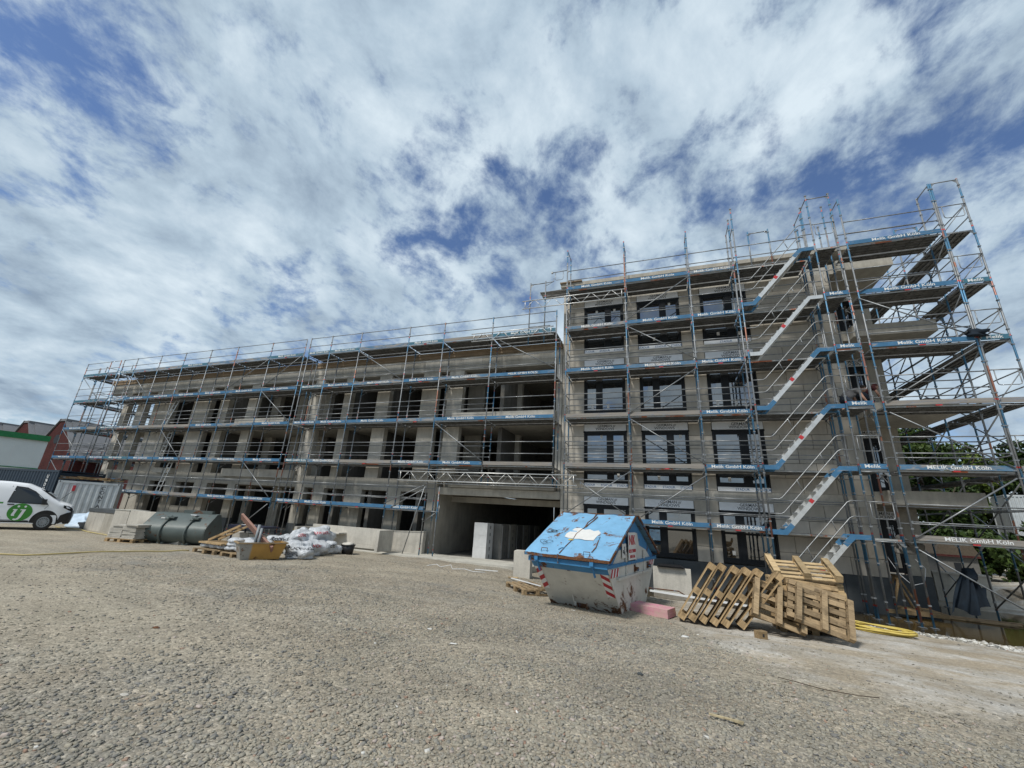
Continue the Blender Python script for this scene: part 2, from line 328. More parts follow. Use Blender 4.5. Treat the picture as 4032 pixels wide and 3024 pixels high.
# ------------------------------------------------------------------ mesh builder
class MB:
    def __init__(s): s.v = []; s.f = []; s.mi = []; s.sm = []
    def add(s, vs, fs, mi=0, smooth=False):
        b = len(s.v); s.v += [tuple(p) for p in vs]
        for q in fs: s.f.append([b+i for i in q]); s.mi.append(mi); s.sm.append(smooth)
        return s
    def box(s, x0, y0, z0, x1, y1, z1, mi=0):
        if x0 > x1: x0, x1 = x1, x0
        if y0 > y1: y0, y1 = y1, y0
        if z0 > z1: z0, z1 = z1, z0
        return s.add([(x0,y0,z0),(x1,y0,z0),(x1,y1,z0),(x0,y1,z0),(x0,y0,z1),(x1,y0,z1),(x1,y1,z1),(x0,y1,z1)],
              [(0,3,2,1),(4,5,6,7),(0,1,5,4),(1,2,6,5),(2,3,7,6),(3,0,4,7)], mi)
    def beam(s, p, q, w, h, mi=0, upv=(0,0,1)):
        p = Vector(p); q = Vector(q); d = (q-p).normalized(); u = Vector(upv)
        if abs(d.dot(u)) > .98: u = Vector((0, 1, 0))
        a = d.cross(u).normalized()*w/2; b = a.cross(d).normalized()*h/2
        vs = [p-a-b, p+a-b, p+a+b, p-a+b, q-a-b, q+a-b, q+a+b, q-a+b]
        return s.add(vs, [(0,1,2,3),(7,6,5,4),(0,4,5,1),(1,5,6,2),(2,6,7,3),(3,7,4,0)], mi)
    def tube(s, pts, r, n=6, mi=0, cap=True):
        pts = [Vector(p) for p in pts]; rings = []; b = len(s.v)
        pa = None
        for i, p in enumerate(pts):
            d = (pts[min(i+1, len(pts)-1)] - pts[max(i-1, 0)]).normalized()
            if pa is None:
                pa = d.cross(Vector((0, 0, 1)) if abs(d.z) < .9 else Vector((1, 0, 0))).normalized()
            else: pa = (pa - d*pa.dot(d)).normalized()
            pb = d.cross(pa); rr = r[i] if hasattr(r, '__len__') else r
            for k in range(n):
                a = 2*math.pi*k/n; s.v.append(tuple(p + pa*math.cos(a)*rr + pb*math.sin(a)*rr))
        for i in range(len(pts)-1):
            for k in range(n):
                s.f.append([b+i*n+k, b+i*n+(k+1) % n, b+(i+1)*n+(k+1) % n, b+(i+1)*n+k]); s.mi.append(mi); s.sm.append(True)
        if cap:
            s.f.append([b+k for k in range(n)][::-1]); s.mi.append(mi); s.sm.append(False)
            e_ = b+(len(pts)-1)*n; s.f.append([e_+k for k in range(n)]); s.mi.append(mi); s.sm.append(False)
        return s
    def prism(s, poly, a, b, axis='y', mi=0, smooth=False):
        """poly: 2D points; extruded along axis from a to b"""
        def P(u, v, t): return {'y': (u, t, v), 'x': (t, u, v), 'z': (u, v, t)}[axis]
        n = len(poly); vs = [P(u, v, a) for u, v in poly] + [P(u, v, b) for u, v in poly]
        fs = [list(range(n)), list(range(2*n-1, n-1, -1))] + [[i, i+n, (i+1) % n+n, (i+1) % n] for i in range(n)]
        return s.add(vs, fs, mi, smooth)
    def cyl(s, c, r, h, n=16, axis='z', mi=0, r2=None):
        r2 = r if r2 is None else r2; c = Vector(c)
        ax = {'x': Vector((1,0,0)), 'y': Vector((0,1,0)), 'z': Vector((0,0,1))}[axis]
        return s.tube([c, c+ax*h], [r, r2], n, mi)
    def mesh(s, name, mats):
        me = bpy.data.meshes.new(name); me.from_pydata(s.v, [], s.f)
        for m in (mats if isinstance(mats, (list, tuple)) else [mats]): me.materials.append(MT[m])
        me.polygons.foreach_set('material_index', s.mi); me.polygons.foreach_set('use_smooth', s.sm)
        me.update(); return me
    def build(s, name, mats, parent=None, loc=(0,0,0), rot=(0,0,0)):
        return put(name, s.mesh(name, mats), parent, loc, rot)
def put(name, me, parent=None, loc=(0,0,0), rot=(0,0,0), mat=None):
    o = bpy.data.objects.new(name, me); col.objects.link(o); o.parent = parent
    if mat is not None: o.matrix_local = mat
    else: o.location = loc; o.rotation_euler = rot
    return o
def tag(o, label=None, cat=None, group=None, kind=None):
    if label: o['label'] = label
    if cat: o['category'] = cat
    if group: o['group'] = group
    if kind: o['kind'] = kind
    return o
def thing(name, label, cat, loc=(0,0,0), rz=0, group=None, rot=None):
    o = bpy.data.objects.new(name, None); col.objects.link(o); o.location = loc; o.rotation_euler = rot or (0, 0, rz)
    o.empty_display_size = .2
    return tag(o, label, cat, group)
CACHE = {}
def cached(key, fn):
    if key not in CACHE: CACHE[key] = fn()
    return CACHE[key]
def copy_tree(o, parent=None):
    c = o.copy(); col.objects.link(c); c.parent = parent
    for ch in list(o.children): copy_tree(ch, c)
    return c
_tx = {}
def text_mesh(txt, size, mat, depth=.003, weight=.012, align='CENTER', sp=1.0):
    k = (txt, size, mat, align, sp, weight)
    if k in _tx: return _tx[k]
    cu = bpy.data.curves.new('lettering', 'FONT'); cu.body = txt; cu.size = size; cu.extrude = depth; cu.offset = weight*size
    cu.align_x = align; cu.align_y = 'CENTER'; cu.resolution_u = 3; cu.space_character = sp; cu.space_line = .82
    ob = bpy.data.objects.new('tmp', cu); col.objects.link(ob)
    dg = bpy.context.evaluated_depsgraph_get(); dg.update()
    me = bpy.data.meshes.new_from_object(ob.evaluated_get(dg)); me.name = 'lettering'
    me.materials.clear(); me.materials.append(MT[mat])
    if txt[:2] in ('Me', 'ME'): me.transform(Matrix.Diagonal((1.22, 1, 1, 1)))
    bpy.data.objects.remove(ob); bpy.data.curves.remove(cu)
    _tx[k] = me; return me
def letters(txt, size, mat, parent, loc, rot=(R(90), 0, 0), name='lettering', **kw):
    return put(name, text_mesh(txt, size, mat, **kw), parent, loc, rot)

# ------------------------------------------------------------------ ground
CP = [(0,0,0),(3,0,0),(-4,0,0),(0,4,0),(4,4,-.02),(-6,4,-.04),(-12,4,-.1),(-16,6.4,-.15),(-25,6,-.15),(-25,10.6,-.17),(-36,10,-.2),(-32,14,-.22),(-36,18,-.3),(-44,14,-.2),
 (-23,12,-.21),(-19,11,-.25),(-15,10.5,-.25),(-12.4,10.4,-.25),(-12.5,13,-.27),(-12.7,15.5,-.3),(-18,14,-.28),(-22,16,-.3),(-30,17,-.3),(-12,17.3,-.34),(-8,16,-.34),(-6,15.5,-.34),(-8,17.4,-.36),(-5,14.4,-.33),
 (-6,12,-.27),(-6,8,-.14),(-2.5,10.2,-.3),(-1,10.2,-.3),(-2,8,-.15),(-1,12.2,-.36),(.3,10,-.3),(1.2,9.9,-.3),(2.5,9.9,-.3),(3.4,11,-.34),(1,8,-.12),(4,8,-.14),(5,10,-.3),(8,10,-.38),
 (4.1,13,-.48),(3,13,-.5),(1,14.6,-.6),(-1,14.8,-.6),(3.4,14.5,-.66),(4.9,14.6,-.68),(6.1,14.5,-.68),(7.6,14.1,-.68),(9,13.4,-.6),(4,15.6,-.86),(6.5,16.4,-.95),(9,16,-.9),(2,15.9,-.82),(0,15.9,-.8),(-1.6,15.6,-.76),(-3.6,16,-.6),(-1,17.2,-.82),(3,17.2,-.9),
 (7,19,-.9),(10,19,-.86),(11.2,20.4,-.72),(9,22,-.6),(12,23,-.58),(18,34,-.58),(14,18,-.62),(12,14,-.6),(20,20,-.6),(16,10,-.4),(20,0,-.2),(0,-8,0),(-20,-8,-.1),(20,-10,0),(-50,0,-.2),(-50,25,-.3),(0,30,-.6),(-20,30,-.4),(30,40,-.6),(0,50,-.6),(-40,40,-.4)]
P2 = np.array([(a, b) for a, b, c in CP], float); PZ = np.array([c for a, b, c in CP], float)
def _k(r2): return np.sqrt(r2 + .3)
D2 = ((P2[:, None]-P2[None])**2).sum(-1); A_ = _k(D2) - .02*np.eye(len(P2))
Wt = np.linalg.solve(np.block([[A_, np.ones((len(P2), 1))], [np.ones((1, len(P2))), np.zeros((1, 1))]]), np.append(PZ, 0))
def gz_arr(xy):
    out = np.empty(len(xy))
    for i in range(0, len(xy), 20000):
        q = xy[i:i+20000]; out[i:i+20000] = _k(((q[:, None]-P2[None])**2).sum(-1)) @ Wt[:-1] + Wt[-1]
    return np.clip(out, -1.0, .1)
def g(x, y): return float(gz_arr(np.array([[x, y]], float))[0])
def bumps(x, y): return .018*np.sin(x*1.7+np.sin(y*1.3))*np.cos(y*2.1+.5*x) + .012*np.sin(x*4.3+1.7*y)*np.sin(y*3.7-.9*x)
_rs = np.random.RandomState(4); _sk = [(_rs.normal(0, 1), _rs.normal(0, 1), _rs.uniform(0, 6.28)) for _ in range(14)]
def sandy(x, y):
    v = 0
    for i_, (a_, b_, p_) in enumerate(_sk):
        f_ = .25*1.28**i_; v = v + np.sin(f_*(a_*x*.6+b_*y*1.3+.35*a_*y)+p_)*.8**i_
    s_ = 1/(1+np.exp(-(v*1.4-1.3)))
    for c_, k_ in ((4.3, .10), (6.1, .10), (7.6, -.16), (9.2, -.16)):      # wheel tracks across the yard
        s_ = np.maximum(s_, .8*np.exp(-((y-(c_+k_*x+.35*np.sin(x*.35+c_)))/.24)**2)*(.6+.4*np.sin(x*1.9+c_)))
    return s_
def axis_pts(a, b, fine0, fine1, sf, sc):
    pts = list(np.arange(fine0, fine1, sf)); x = fine1
    st = sf
    while x < b: pts.append(x); st *= 1.22; x += st
    pts.append(b); x = fine0; st = sf
    while x > a: st *= 1.22; x -= st; pts.append(max(x, a))
    return sorted(set(round(p, 4) for p in pts))
gx = axis_pts(-900, 900, -14, 12, .14, 1); gy = axis_pts(-900, 900, 0, 20, .14, 1)
XX, YY = np.meshgrid(gx, gy); XY = np.stack([XX.ravel(), YY.ravel()], 1)
inn = (XY[:, 0] > -60) & (XY[:, 0] < 40) & (XY[:, 1] > -20) & (XY[:, 1] < 60)
ZZ = np.full(len(XY), -.45); ZZ[inn] = gz_arr(XY[inn])
fade = np.clip(np.minimum.reduce([XY[:, 0]+60, 40-XY[:, 0], XY[:, 1]+20, 60-XY[:, 1]])/12, 0, 1); ZZ = -.45*(1-fade) + ZZ*fade
ZZ += bumps(XY[:, 0], XY[:, 1])*fade
nx_, ny_ = len(gx), len(gy)
idx = np.arange(nx_*ny_).reshape(ny_, nx_)
F_ = np.stack([idx[:-1, :-1], idx[:-1, 1:], idx[1:, 1:], idx[1:, :-1]], -1).reshape(-1, 4)
me = bpy.data.meshes.new('ground'); me.from_pydata(np.column_stack([XY, ZZ]).tolist(), [], F_.tolist()); me.materials.append(MT['gravel_ground'])
me.attributes.new('sandy', 'FLOAT', 'POINT').data.foreach_set('value', sandy(XY[:, 0], XY[:, 1]).astype(float))
me.polygons.foreach_set('use_smooth', [True]*len(me.polygons)); tag(put('ground', me), kind='structure')
def gg(x, y): return g(x, y) + float(bumps(x, y))
# loose stones
def scatter(name, n, fx, smin, smax, tone, mat='gravel_stone', lift=.25):
    xy = fx(n); n = len(xy); s_ = rng.uniform(0, 1, n)**2.2*(smax-smin)+smin
    base = np.array([(-1,-1,-.6),(1,-.9,-.7),(.9,1,-.6),(-1,.9,-.6),(-.7,-.6,.6),(.7,-.7,.5),(.6,.7,.65),(-.6,.7,.5)], float)*.5
    V = base[None] + rng.normal(0, .13, (n, 8, 3)); V *= (s_[:, None, None]*rng.uniform([.8,.6,.4],[1.25,1,.8],(n, 3))[:, None, :])
    a = rng.uniform(0, 6.28, n); t = rng.normal(0, .3, n); ca, sa, ct, st = np.cos(a), np.sin(a), np.cos(t), np.sin(t)
    Y = V[..., 1]*ct[:, None]-V[..., 2]*st[:, None]; Z = V[..., 1]*st[:, None]+V[..., 2]*ct[:, None]; X = V[..., 0]
    X, Y = X*ca[:, None]-Y*sa[:, None], X*sa[:, None]+Y*ca[:, None]
    gzv = gz_arr(xy)+bumps(xy[:, 0], xy[:, 1])+s_*lift*.5
    P = np.stack([X+xy[:, 0:1], Y+xy[:, 1:2], Z+gzv[:, None]], -1).reshape(-1, 3)
    q = np.array([(0,3,2,1),(4,5,6,7),(0,1,5,4),(1,2,6,5),(2,3,7,6),(3,0,4,7)])
    Fq = (q[None]+8*np.arange(n)[:, None, None]).reshape(-1, 4)
    me = bpy.data.meshes.new(name); me.vertices.add(len(P)); me.vertices.foreach_set('co', P.ravel())
    me.loops.add(Fq.size); me.loops.foreach_set('vertex_index', Fq.ravel()); me.polygons.add(len(Fq)); me.polygons.foreach_set('loop_start', np.arange(0, Fq.size, 4))
    me.update(calc_edges=True); me.materials.append(MT[mat])
    at = me.attributes.new('tone', 'FLOAT', 'FACE'); at.data.foreach_set('value', np.repeat(tone(xy), 6))
    return tag(put(name, me), kind='stuff')
RT = np.array(rt); FWV = np.array(fw)
def near_xy(n):
    # density falls with distance from where the photograph was taken
    d = 1.6*(17/1.6)**rng.uniform(0, 1, n); a = rng.uniform(R(-80), R(42), n)
    xy = np.stack([np.sin(a)*d, np.cos(a)*d], 1)
    k = (xy[:, 1] > 1) & (xy[:, 1] < 14.2)
    # trodden lanes carry fewer loose stones
    k &= rng.uniform(0, 1, n) > sandy(xy[:, 0], xy[:, 1])*.93
    pale = (xy[:, 0] > .1) & (xy[:, 1] > np.maximum(9.5-2.5*xy[:, 0], 6.0)+rng.normal(0, .35, len(xy))); k &= ~(pale & (rng.uniform(0, 1, n) < .86))
    return xy[k]
scatter('gravel', 190000, near_xy, .009, .042, lambda xy: np.clip(rng.normal(.5, .22, len(xy)) + .12*np.sin(xy[:, 0]*1.1)*np.cos(xy[:, 1]*.9), 0, .955)*np.where(rng.uniform(0,1,len(xy)) < .985, 1, 1.05))
def shore(n):
    x = rng.uniform(4.2, 9.5, n); y = 14.15+rng.normal(0, .32, n)-.18*np.maximum(x-6, 0)
    return np.stack([x, y], 1)
scatter('shore_stones', 2600, shore, .03, .11, lambda xy: np.clip(rng.choice([.3, .5, .97, .99, .15], len(xy)), 0, 1))
# puddle
mb = MB(); poly = [(-3.0,15.0),(0,15.0),(3.2,14.3),(5,14.1),(7.5,13.5),(10,13),(13,14),(13,21),(9,22.5),(6.6,20),(6.6,17.3),(-3.4,17.3)]
mb.add([(a, b, -.70) for a, b in poly], [list(range(len(poly)))]); tag(mb.build('puddle', 'muddy_water'), kind='structure')

# ------------------------------------------------------------------ left building (raw concrete)
WY = 17.4
LB = thing('unfinished_building', 'long three storey raw concrete shell without windows behind the scaffold', 'building', (-20, WY, -.4))
def lb(name, mb, mats, **k): return mb.build(name, mats, LB, (20, -WY, .4), **k)
def lbox(name, x0, x1, z0, z1, y0=WY, y1=WY+.3, mat='concrete'):
    return lb(name, MB().box(x0, y0, z0, x1, y1, z1), mat)
piers_up = [(-36.6,-36.0),(-34.9,-34.0),(-33.1,-31.0),(-29.0,-27.35),(-26.45,-25.65),(-23.95,-23.25),(-18.8,-18.15),(-16.55,-16.05),(-14.3,-13.5),(-11.52,-10.6),(-10.0,-9.17),(-4.38,-4.12)]
piers_gf = [(-36.6,-34.2),(-33.2,-31.0),(-29.46,-28.45),(-26.8,-25.65),(-23.9,-23.3),(-18.75,-18.1),(-17.5,-16.75),(-15.4,-14.31),(-12.8,-12.0),(-10.5,-10.04)]
for z0, z1 in ((2.95, 5.498), (5.9, 8.398)):
    for a, b in piers_up: lbox('pier', a, b, z0+.002, z1, mat=random.choice(['concrete', 'concrete_light', 'concrete_light']) if a < -10 else 'concrete_light')
for a, b in piers_gf: lbox('pier', a, b, -.5, 2.348)
# slab bands with their upstands
lbox('lintel', -36.6, -10.04, 2.35, 2.95, WY-.004, 23.9)
lbox('floor_slab', -36.7, -4.12, 5.5, 5.9, WY-.02, 23.9)
lbox('parapet', -38.6, -4.12, 8.4, 9.13, WY-.02, WY+.35)
lbox('roof_slab', -38.6, -4.12, 9.14, 9.3, WY+.36, 28)
lbox('ceiling_slab', -36.7, -4.12, 8.45, 8.7, WY+.36, 23.9)
lbox('roof_edge', -38.7, -4.12, 9.135, 9.43, WY-.10, WY+.34, 'timber_edge')
lb('fascia_board', MB().box(-38.7, WY-.135, 9.30, -4.12, WY-.102, 9.44), 'timber_edge')
# block joints in the top band: separate lintel stones
x = -38.5
while x < -5.2:
    wl = random.choice([.9, 1.2, 1.5, 2.1]); lbox('stone', x, min(x+wl-.012, -4.2), 8.72, 9.1, WY-.032, WY-.022, random.choice(['concrete', 'concrete_light'])); x += wl
# loggia slabs standing proud
for x0, x1, z0, z1 in ((-24.4, -20.4, 5.86, 6.18), (-24.4, -18.95, 2.78, 3.2), (-9.5, -4.36, 5.82, 6.14), (-30.6, -28.9, 2.85, 3.15)):
    lbox('balcony_slab', x0, x1, z0, z1, WY-.25, WY+.6, 'concrete_light')
lbox('gate_beam', -10.03, -4.12, 2.30, 2.62, WY-.003, WY+.5); lbox('gate_ledge', -9.4, -4.35, 2.64, 2.74, WY-.12, WY+.3); lbox('gate_ledge', -9.3, -4.45, 2.76, 3.2, WY-.06, WY+.3, 'concrete_dark')
lbox('gate_beam', -10.03, -4.12, 2.02, 2.29, WY+1.6, WY+2.2)
lbox('gate_ceiling', -10.03, -4.12, 2.64, 2.9, WY+.51, 40)
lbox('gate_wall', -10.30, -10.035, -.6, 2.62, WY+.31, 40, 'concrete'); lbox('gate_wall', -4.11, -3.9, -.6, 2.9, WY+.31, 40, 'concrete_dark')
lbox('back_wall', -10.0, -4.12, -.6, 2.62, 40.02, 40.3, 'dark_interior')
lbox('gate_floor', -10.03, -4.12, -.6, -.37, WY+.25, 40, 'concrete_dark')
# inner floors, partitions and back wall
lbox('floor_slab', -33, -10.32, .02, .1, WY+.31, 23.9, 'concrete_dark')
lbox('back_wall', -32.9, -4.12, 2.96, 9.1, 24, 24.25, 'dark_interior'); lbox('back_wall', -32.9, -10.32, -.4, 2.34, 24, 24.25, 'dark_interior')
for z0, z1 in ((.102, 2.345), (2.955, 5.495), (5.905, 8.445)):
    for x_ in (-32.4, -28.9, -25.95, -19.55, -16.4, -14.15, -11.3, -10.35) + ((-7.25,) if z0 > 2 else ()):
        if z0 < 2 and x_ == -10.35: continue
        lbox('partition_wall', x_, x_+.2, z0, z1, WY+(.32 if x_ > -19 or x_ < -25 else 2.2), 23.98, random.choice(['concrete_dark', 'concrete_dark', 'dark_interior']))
for z0, z1 in ((2.955, 5.495), (5.905, 8.445)):
    for a, b in ((-9.95, -8.95), (-7.22, -6.8), (-24.6, -23.95), (-22.3, -21.6), (-20.6, -19.6)): lbox('inner_pier', a, b, z0, z1, WY+2.2, WY+2.5, 'concrete_light' if a > -10 else 'concrete')
for z0, z1 in ((.102, 2.345),):
    for a, b in ((-22.4, -21.7), (-20.3, -19.7), (-24.7, -24.2)): lbox('inner_pier', a, b, z0, z1, WY+1.8, WY+2.1)
for x_ in (-19.42,):
    for z0, z1 in ((2.955, 5.495), (5.905, 8.395)): lbox('pier', x_, x_+.22, z0, z1, WY+.32, WY+.6, 'concrete_light')
for a, b in [(-26.8,-25.65),(-23.9,-23.3),(-18.75,-18.1),(-17.5,-16.75),(-15.4,-14.31)]: lbox('plinth', a-.02, b+.02, -.5, .5, WY-.03, WY+.32, 'plinth_coating')
lbox('plinth', -23.28, -18.77, -.5, .02, WY+.02, WY+.3, 'plinth_coating'); lbox('plinth', -18.08, -16.0, -.5, .08, WY-.02, WY+.29, 'plinth_coating')
lbox('window_sill', -28.44, -26.82, -.4, .95, WY+.04, WY+.28, 'concrete'); lbox('window_sill', -14.30, -12.82, -.4, .55, WY+.04, WY+.28, 'concrete'); lbox('window_sill', -11.98, -10.52, -.4, .5, WY+.04, WY+.28, 'concrete')

# ------------------------------------------------------------------ right building (finished walls, dark windows)
RB = thing('apartment_building', 'four storey new block with dark framed windows and bare sand lime stone wall', 'building', (1.3, WY, -.7))
def rb(name, mb, mats, parent=None, **k):
    return mb.build(name, mats, RB, (-1.3, -WY, .7), **k)
def rbox(name, x0, x1, z0, z1, y0=WY, y1=WY+.3, mat='concrete'): return rb(name, MB().box(x0, y0, z0, x1, y1, z1), mat)
ST = [(.36, 2.49), (2.87, 5.50), (5.86, 8.46), (8.82, 11.46)]   # window zone of each storey
COLS = [(-3.10, -1.33), (-.72, 1.05), (1.90, 3.66)]
gaps = [(-4.1, -3.10), (-1.33, -.72), (1.05, 1.90), (3.66, 6.65)]
for si, (z0, z1) in enumerate(ST):
    for gi, (a, b) in enumerate(gaps):
        rbox('inner_wall', a+.004, b-.004, z0+.001, z1-.001, WY+.05, WY+.36, 'concrete_dark')
        rows = 5 if si else 4; hgt = (z1-z0)/rows
        for r_ in range(rows):
            za = z0+r_*hgt; x = a; off = .5 if r_ % 2 else 1.0; first = True
            while x < b-.02:
                e_ = x + (off if first else 1.0); first = False
                if b-e_ < .22: e_ = b
                e_ = min(e_, b)
                key = ('blk', round(e_-x, 3), round(hgt, 3))
                me = cached(key, lambda: MB().box(.008, 0, .008, e_-x-.008, .05, hgt-.008).mesh('stone_block', 'sand_lime'))
                put('stone_block', me, RB, (x-1.3, -random.uniform(0, .004), za+.7)); x = e_
bands = [(2.49, 2.87), (5.50, 5.86), (8.46, 8.82), (11.46, 12.38)]
for z0, z1 in bands: rbox('floor_slab', -4.1, 6.65, z0, z1, WY+.006, WY+.5, 'concrete_light')
rbox('plinth', -4.08, 6.64, -.9, .355, WY-.02, WY+.35, 'plinth_coating')
for xj in (-2.1, .2, 2.6, 5.4): rb('joint_strip', MB().box(xj, WY-.024, -.9, xj+.012, WY-.0205, .35), 'black_plastic')
rbox('roof_slab', -4.25, 8.6, 12.385, 12.56, WY-.12, 28, 'concrete'); rbox('roof_edge', -4.28, -3.2, 12.565, 12.62, WY-.2, WY+1.2, 'timber_edge')
rbox('side_wall', -4.1, -3.8, 9.3, 12.37, WY+.52, 28, 'concrete'); rbox('back_wall', -3.8, 8.4, -.9, 12.37, 27.5, 27.8, 'concrete_dark')
rbox('interior_floor', -3.7, 6.5, 5.5, 5.8, WY+.6, 27.4, 'dark_interior'); rbox('interior_floor', -3.7, 6.5, 2.5, 2.8, WY+.6, 27.4, 'dark_interior'); rbox('interior_floor', -3.7, 6.5, 8.5, 8.8, WY+.6, 27.4, 'dark_interior')
rbox('side_wall', 6.35, 6.65, -.9, 12.37, WY+.51, 19.4, 'concrete')
# recessed wall behind the balconies
RY = 19.4
for z0, z1 in ((-.9, .35),): rbox('plinth', 6.655, 8.56, z0, z1, RY-.02, RY+.3, 'plinth_coating')
for z0, z1 in ST:
    rbox('pier', 7.98, 8.55, z0, z1, RY, RY+.35, 'concrete'); rbox('pier', 6.655, 6.9, z0, z1, RY, RY+.35, 'concrete')
    rbox('lintel', 6.655, 8.55, z1+.001, z1+.36, RY, RY+.35, 'concrete')
for z0, z1, x1, y0 in ((2.60, 3.04, 9.26, 17.0), (5.57, 6.0, 9.26, 17.0), (8.52, 8.95, 9.26, 17.0), (11.42, 11.88, 8.62, 17.2)):
    rb('balcony_slab', MB().box(6.86, y0, z0, x1, RY-.01, z1).box(6.66, WY+.02, z0+.02, 6.858, RY-.01, z1-.02), 'concrete')
for i in range(3): rb('conduit_box', MB().box(7.3+.5*i, 16.996, 5.75, 7.36+.5*i, 16.999, 5.8), 'black_plastic')

# windows
def window(x0, x1, z0, z1, wide_left, y=WY, box=True, sill=True, door=False, stick=True, text=True, sn=0):
    T = MB(); fd = y+.02; d = .09
    def fr(a, b, c, dd, t=0): T.box(a, fd-t, c, b, fd+d, dd)
    fr(x0, x0+.06, z0, z1, .05); fr(x1-.06, x1, z0, z1, .05)
    zt = z1 if not box else z1-.30
    fr(x0+.06, x1-.06, zt-.10, zt, .02); fr(x0+.06, x1-.06, z0, z0+.09, .02)
    ml = x0+.06 + (x1-x0-.12)*(.62 if wide_left else .36)
    fr(ml-.07, ml+.07, z0+.09, zt-.10, .01)
    # sash frames
    for a, b in ((x0+.06, ml-.07), (ml+.07, x1-.06)):
        fr(a, a+.07, z0+.09, zt-.10); fr(b-.07, b, z0+.09, zt-.10); fr(a+.07, b-.07, zt-.17, zt-.10); fr(a+.07, b-.07, z0+.09, z0+.16)
        if door: fr(a+.07, b-.07, z0+.95, z0+1.03)
    O = rb('window', T, 'dark_frame')
    def sub(n, mb_, mats): q = mb_.build(n, mats, O); return q
    for a, b in ((x0+.13, ml-.14), (ml+.14, x1-.13)):
        ty = random.uniform(-.004, .004)
        sub('pane', MB().add([(a, fd+.05+ty, z0+.16), (b, fd+.05-ty, z0+.16), (b, fd+.052, zt-.17), (a, fd+.05, zt-.17)], [(0, 1, 2, 3)]).box(a, fd+.056, z0+.16, b, fd+.06, zt-.17), 'window_glass')
        if stick:
            sx = random.uniform(a+.1, b-.2); sz = random.choice([zt-.3, z0+.2, z0+.25]); sub('sticker', MB().box(sx, fd+.042, sz, sx+.1, fd+.046, sz+.15), 'paper')
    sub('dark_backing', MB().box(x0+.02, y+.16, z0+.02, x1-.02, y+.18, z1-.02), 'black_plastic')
    if box:
        sub('shutter_box', MB().box(x0+.01, y-.035, z1-.295, x1-.01, y+.14, z1-.005).box(x0-.03, y-.03, z1-.36, x0+.04, y+.02, z1-.30, 1).box(x1-.04, y-.03, z1-.36, x1+.03, y+.02, z1-.30, 1), ['white_film', 'black_plastic'])
        if text:
            cx = x0+(x1-x0)*(.5 if sn != 2 else .56)
            letters('GERMAN\nWINDOWS', .15, 'letter_grey', O, (cx, y-.037, z1-.15), align='CENTER', weight=.004)
            T2 = MB()
            for i in range(3): T2.beam((cx+.33+i*.035, y-.038, z1-.135), (cx+.375+i*.035, y-.038, z1-.05), .012, .003, upv=(0, 1, 0))
            sub('logo_strokes', T2, 'letter_grey')
    if sill:
        sub('sill_board', MB().box(x0+.02, y-.03, z0-.16, x1-.02, y+.1, z0-.003), 'white_film')
        for i, fx_ in enumerate((.14, .55, .93) if not sn == 2 else (.5, .92)):
            letters('STADUR', .12, 'letter_blue', O, (x0+(x1-x0)*fx_*.95, y-.032, z0-.085), weight=.004)
    return O
wl = {0: [False, False, False], 1: [True, True, True], 2: [False, False, False], 3: [True, True, True]}
for si, (z0, z1) in enumerate(ST):
    for ci, (a, b) in enumerate(COLS):
        zb = {0: z0+.05, 1: 3.03, 2: 5.97, 3: 8.96}[si]
        if si == 2: zb = 5.95
        window(a, b, zb, z1-.01, wl[si][ci], sill=si in (1, 3), door=si == 0, sn=ci)
for si, (z0, z1) in enumerate(ST):
    window(6.91, 7.97, z0+.16 if si else z0+.05, z1-.01, True, y=RY, sill=False, stick=False, text=True, sn=1)

# ------------------------------------------------------------------ scaffolds
ZD = lambda l: 1.49+2.0*l
RP = .027
def m_post(z0, z1, plate=True):
    b = MB().tube([(0, 0, z0), (0, 0, z1)], RP, 8)
    z = math.ceil((z0-1.49)/.5)*.5+1.49
    while z < z1:
        if (round((z-1.49)/.5) % 4) in (0, 1, 2): b.box(-.034, -.03, z+.03, .034, .03, z+.07, 1)
        z += .5
    if plate: b.box(-.075, -.075, z0-.012, .075, .075, z0, 1).tube([(0, 0, z0), (0, 0, z0+.3)], .018, 6, 1)
    return b.mesh('post', ['scaffold_post', 'galvanised'])
def m_rail(L_): return MB().tube([(.03, 0, 0), (L_-.03, 0, 0)], .019, 6).box(.0, -.022, -.03, .06, .022, .03).box(L_-.06, -.022, -.03, L_, .022, .03).mesh('guardrail', 'galvanised')
def m_deck(L_, perf):
    b = MB(); w_ = .315
    b.box(.04, 0, .045, L_-.04, w_, .058)
    b.box(.04, 0, 0, L_-.04, .006, .044, 1 if perf else 0).box(.04, w_-.006, 0, L_-.04, w_, .044)
    n = max(2, int(L_/.34))
    for i in range(1, n): xx = L_*i/n; b.box(xx-.012, .007, .02, xx+.012, w_-.007, .044)
    b.box(.04, .15, .012, L_-.04, .158, .044)
    return b.mesh('deck', ['deck_steel', 'deck_edge'])
def m_toe(L_, mat): return MB().box(.03, 0, 0, L_-.03, .028, .15).box(.03, -.003, .05, .06, .0, .11, 1).box(L_-.06, -.003, .05, L_-.03, .0, .11, 1).mesh('toeboard', [mat, 'galvanised'])
def m_frame(w_): # transom with corner gussets
    b = MB().tube([(0, 0, 0), (0, w_, 0)], .019, 6)
    b.prism([(.0, -.02), (.13, -.02), (.0, -.15)], -.004, .004, 'x'); b.prism([(w_, -.02), (w_-.13, -.02), (w_, -.15)], -.004, .004, 'x')
    return b.mesh('transom', 'galvanised')
def m_bracket(): return MB().tube([(0, 0, 0), (0, .36, 0)], .018, 6).tube([(0, 0, -.3), (0, .34, -.03)], .014, 6).box(-.03, .33, -.06, .03, .38, .04).mesh('bracket', 'galvanised')
def m_diag(dx, dz, r=.021): return MB().tube([(0, 0, 0), (dx, 0, dz)], r, 6).mesh('brace', 'galvanised')
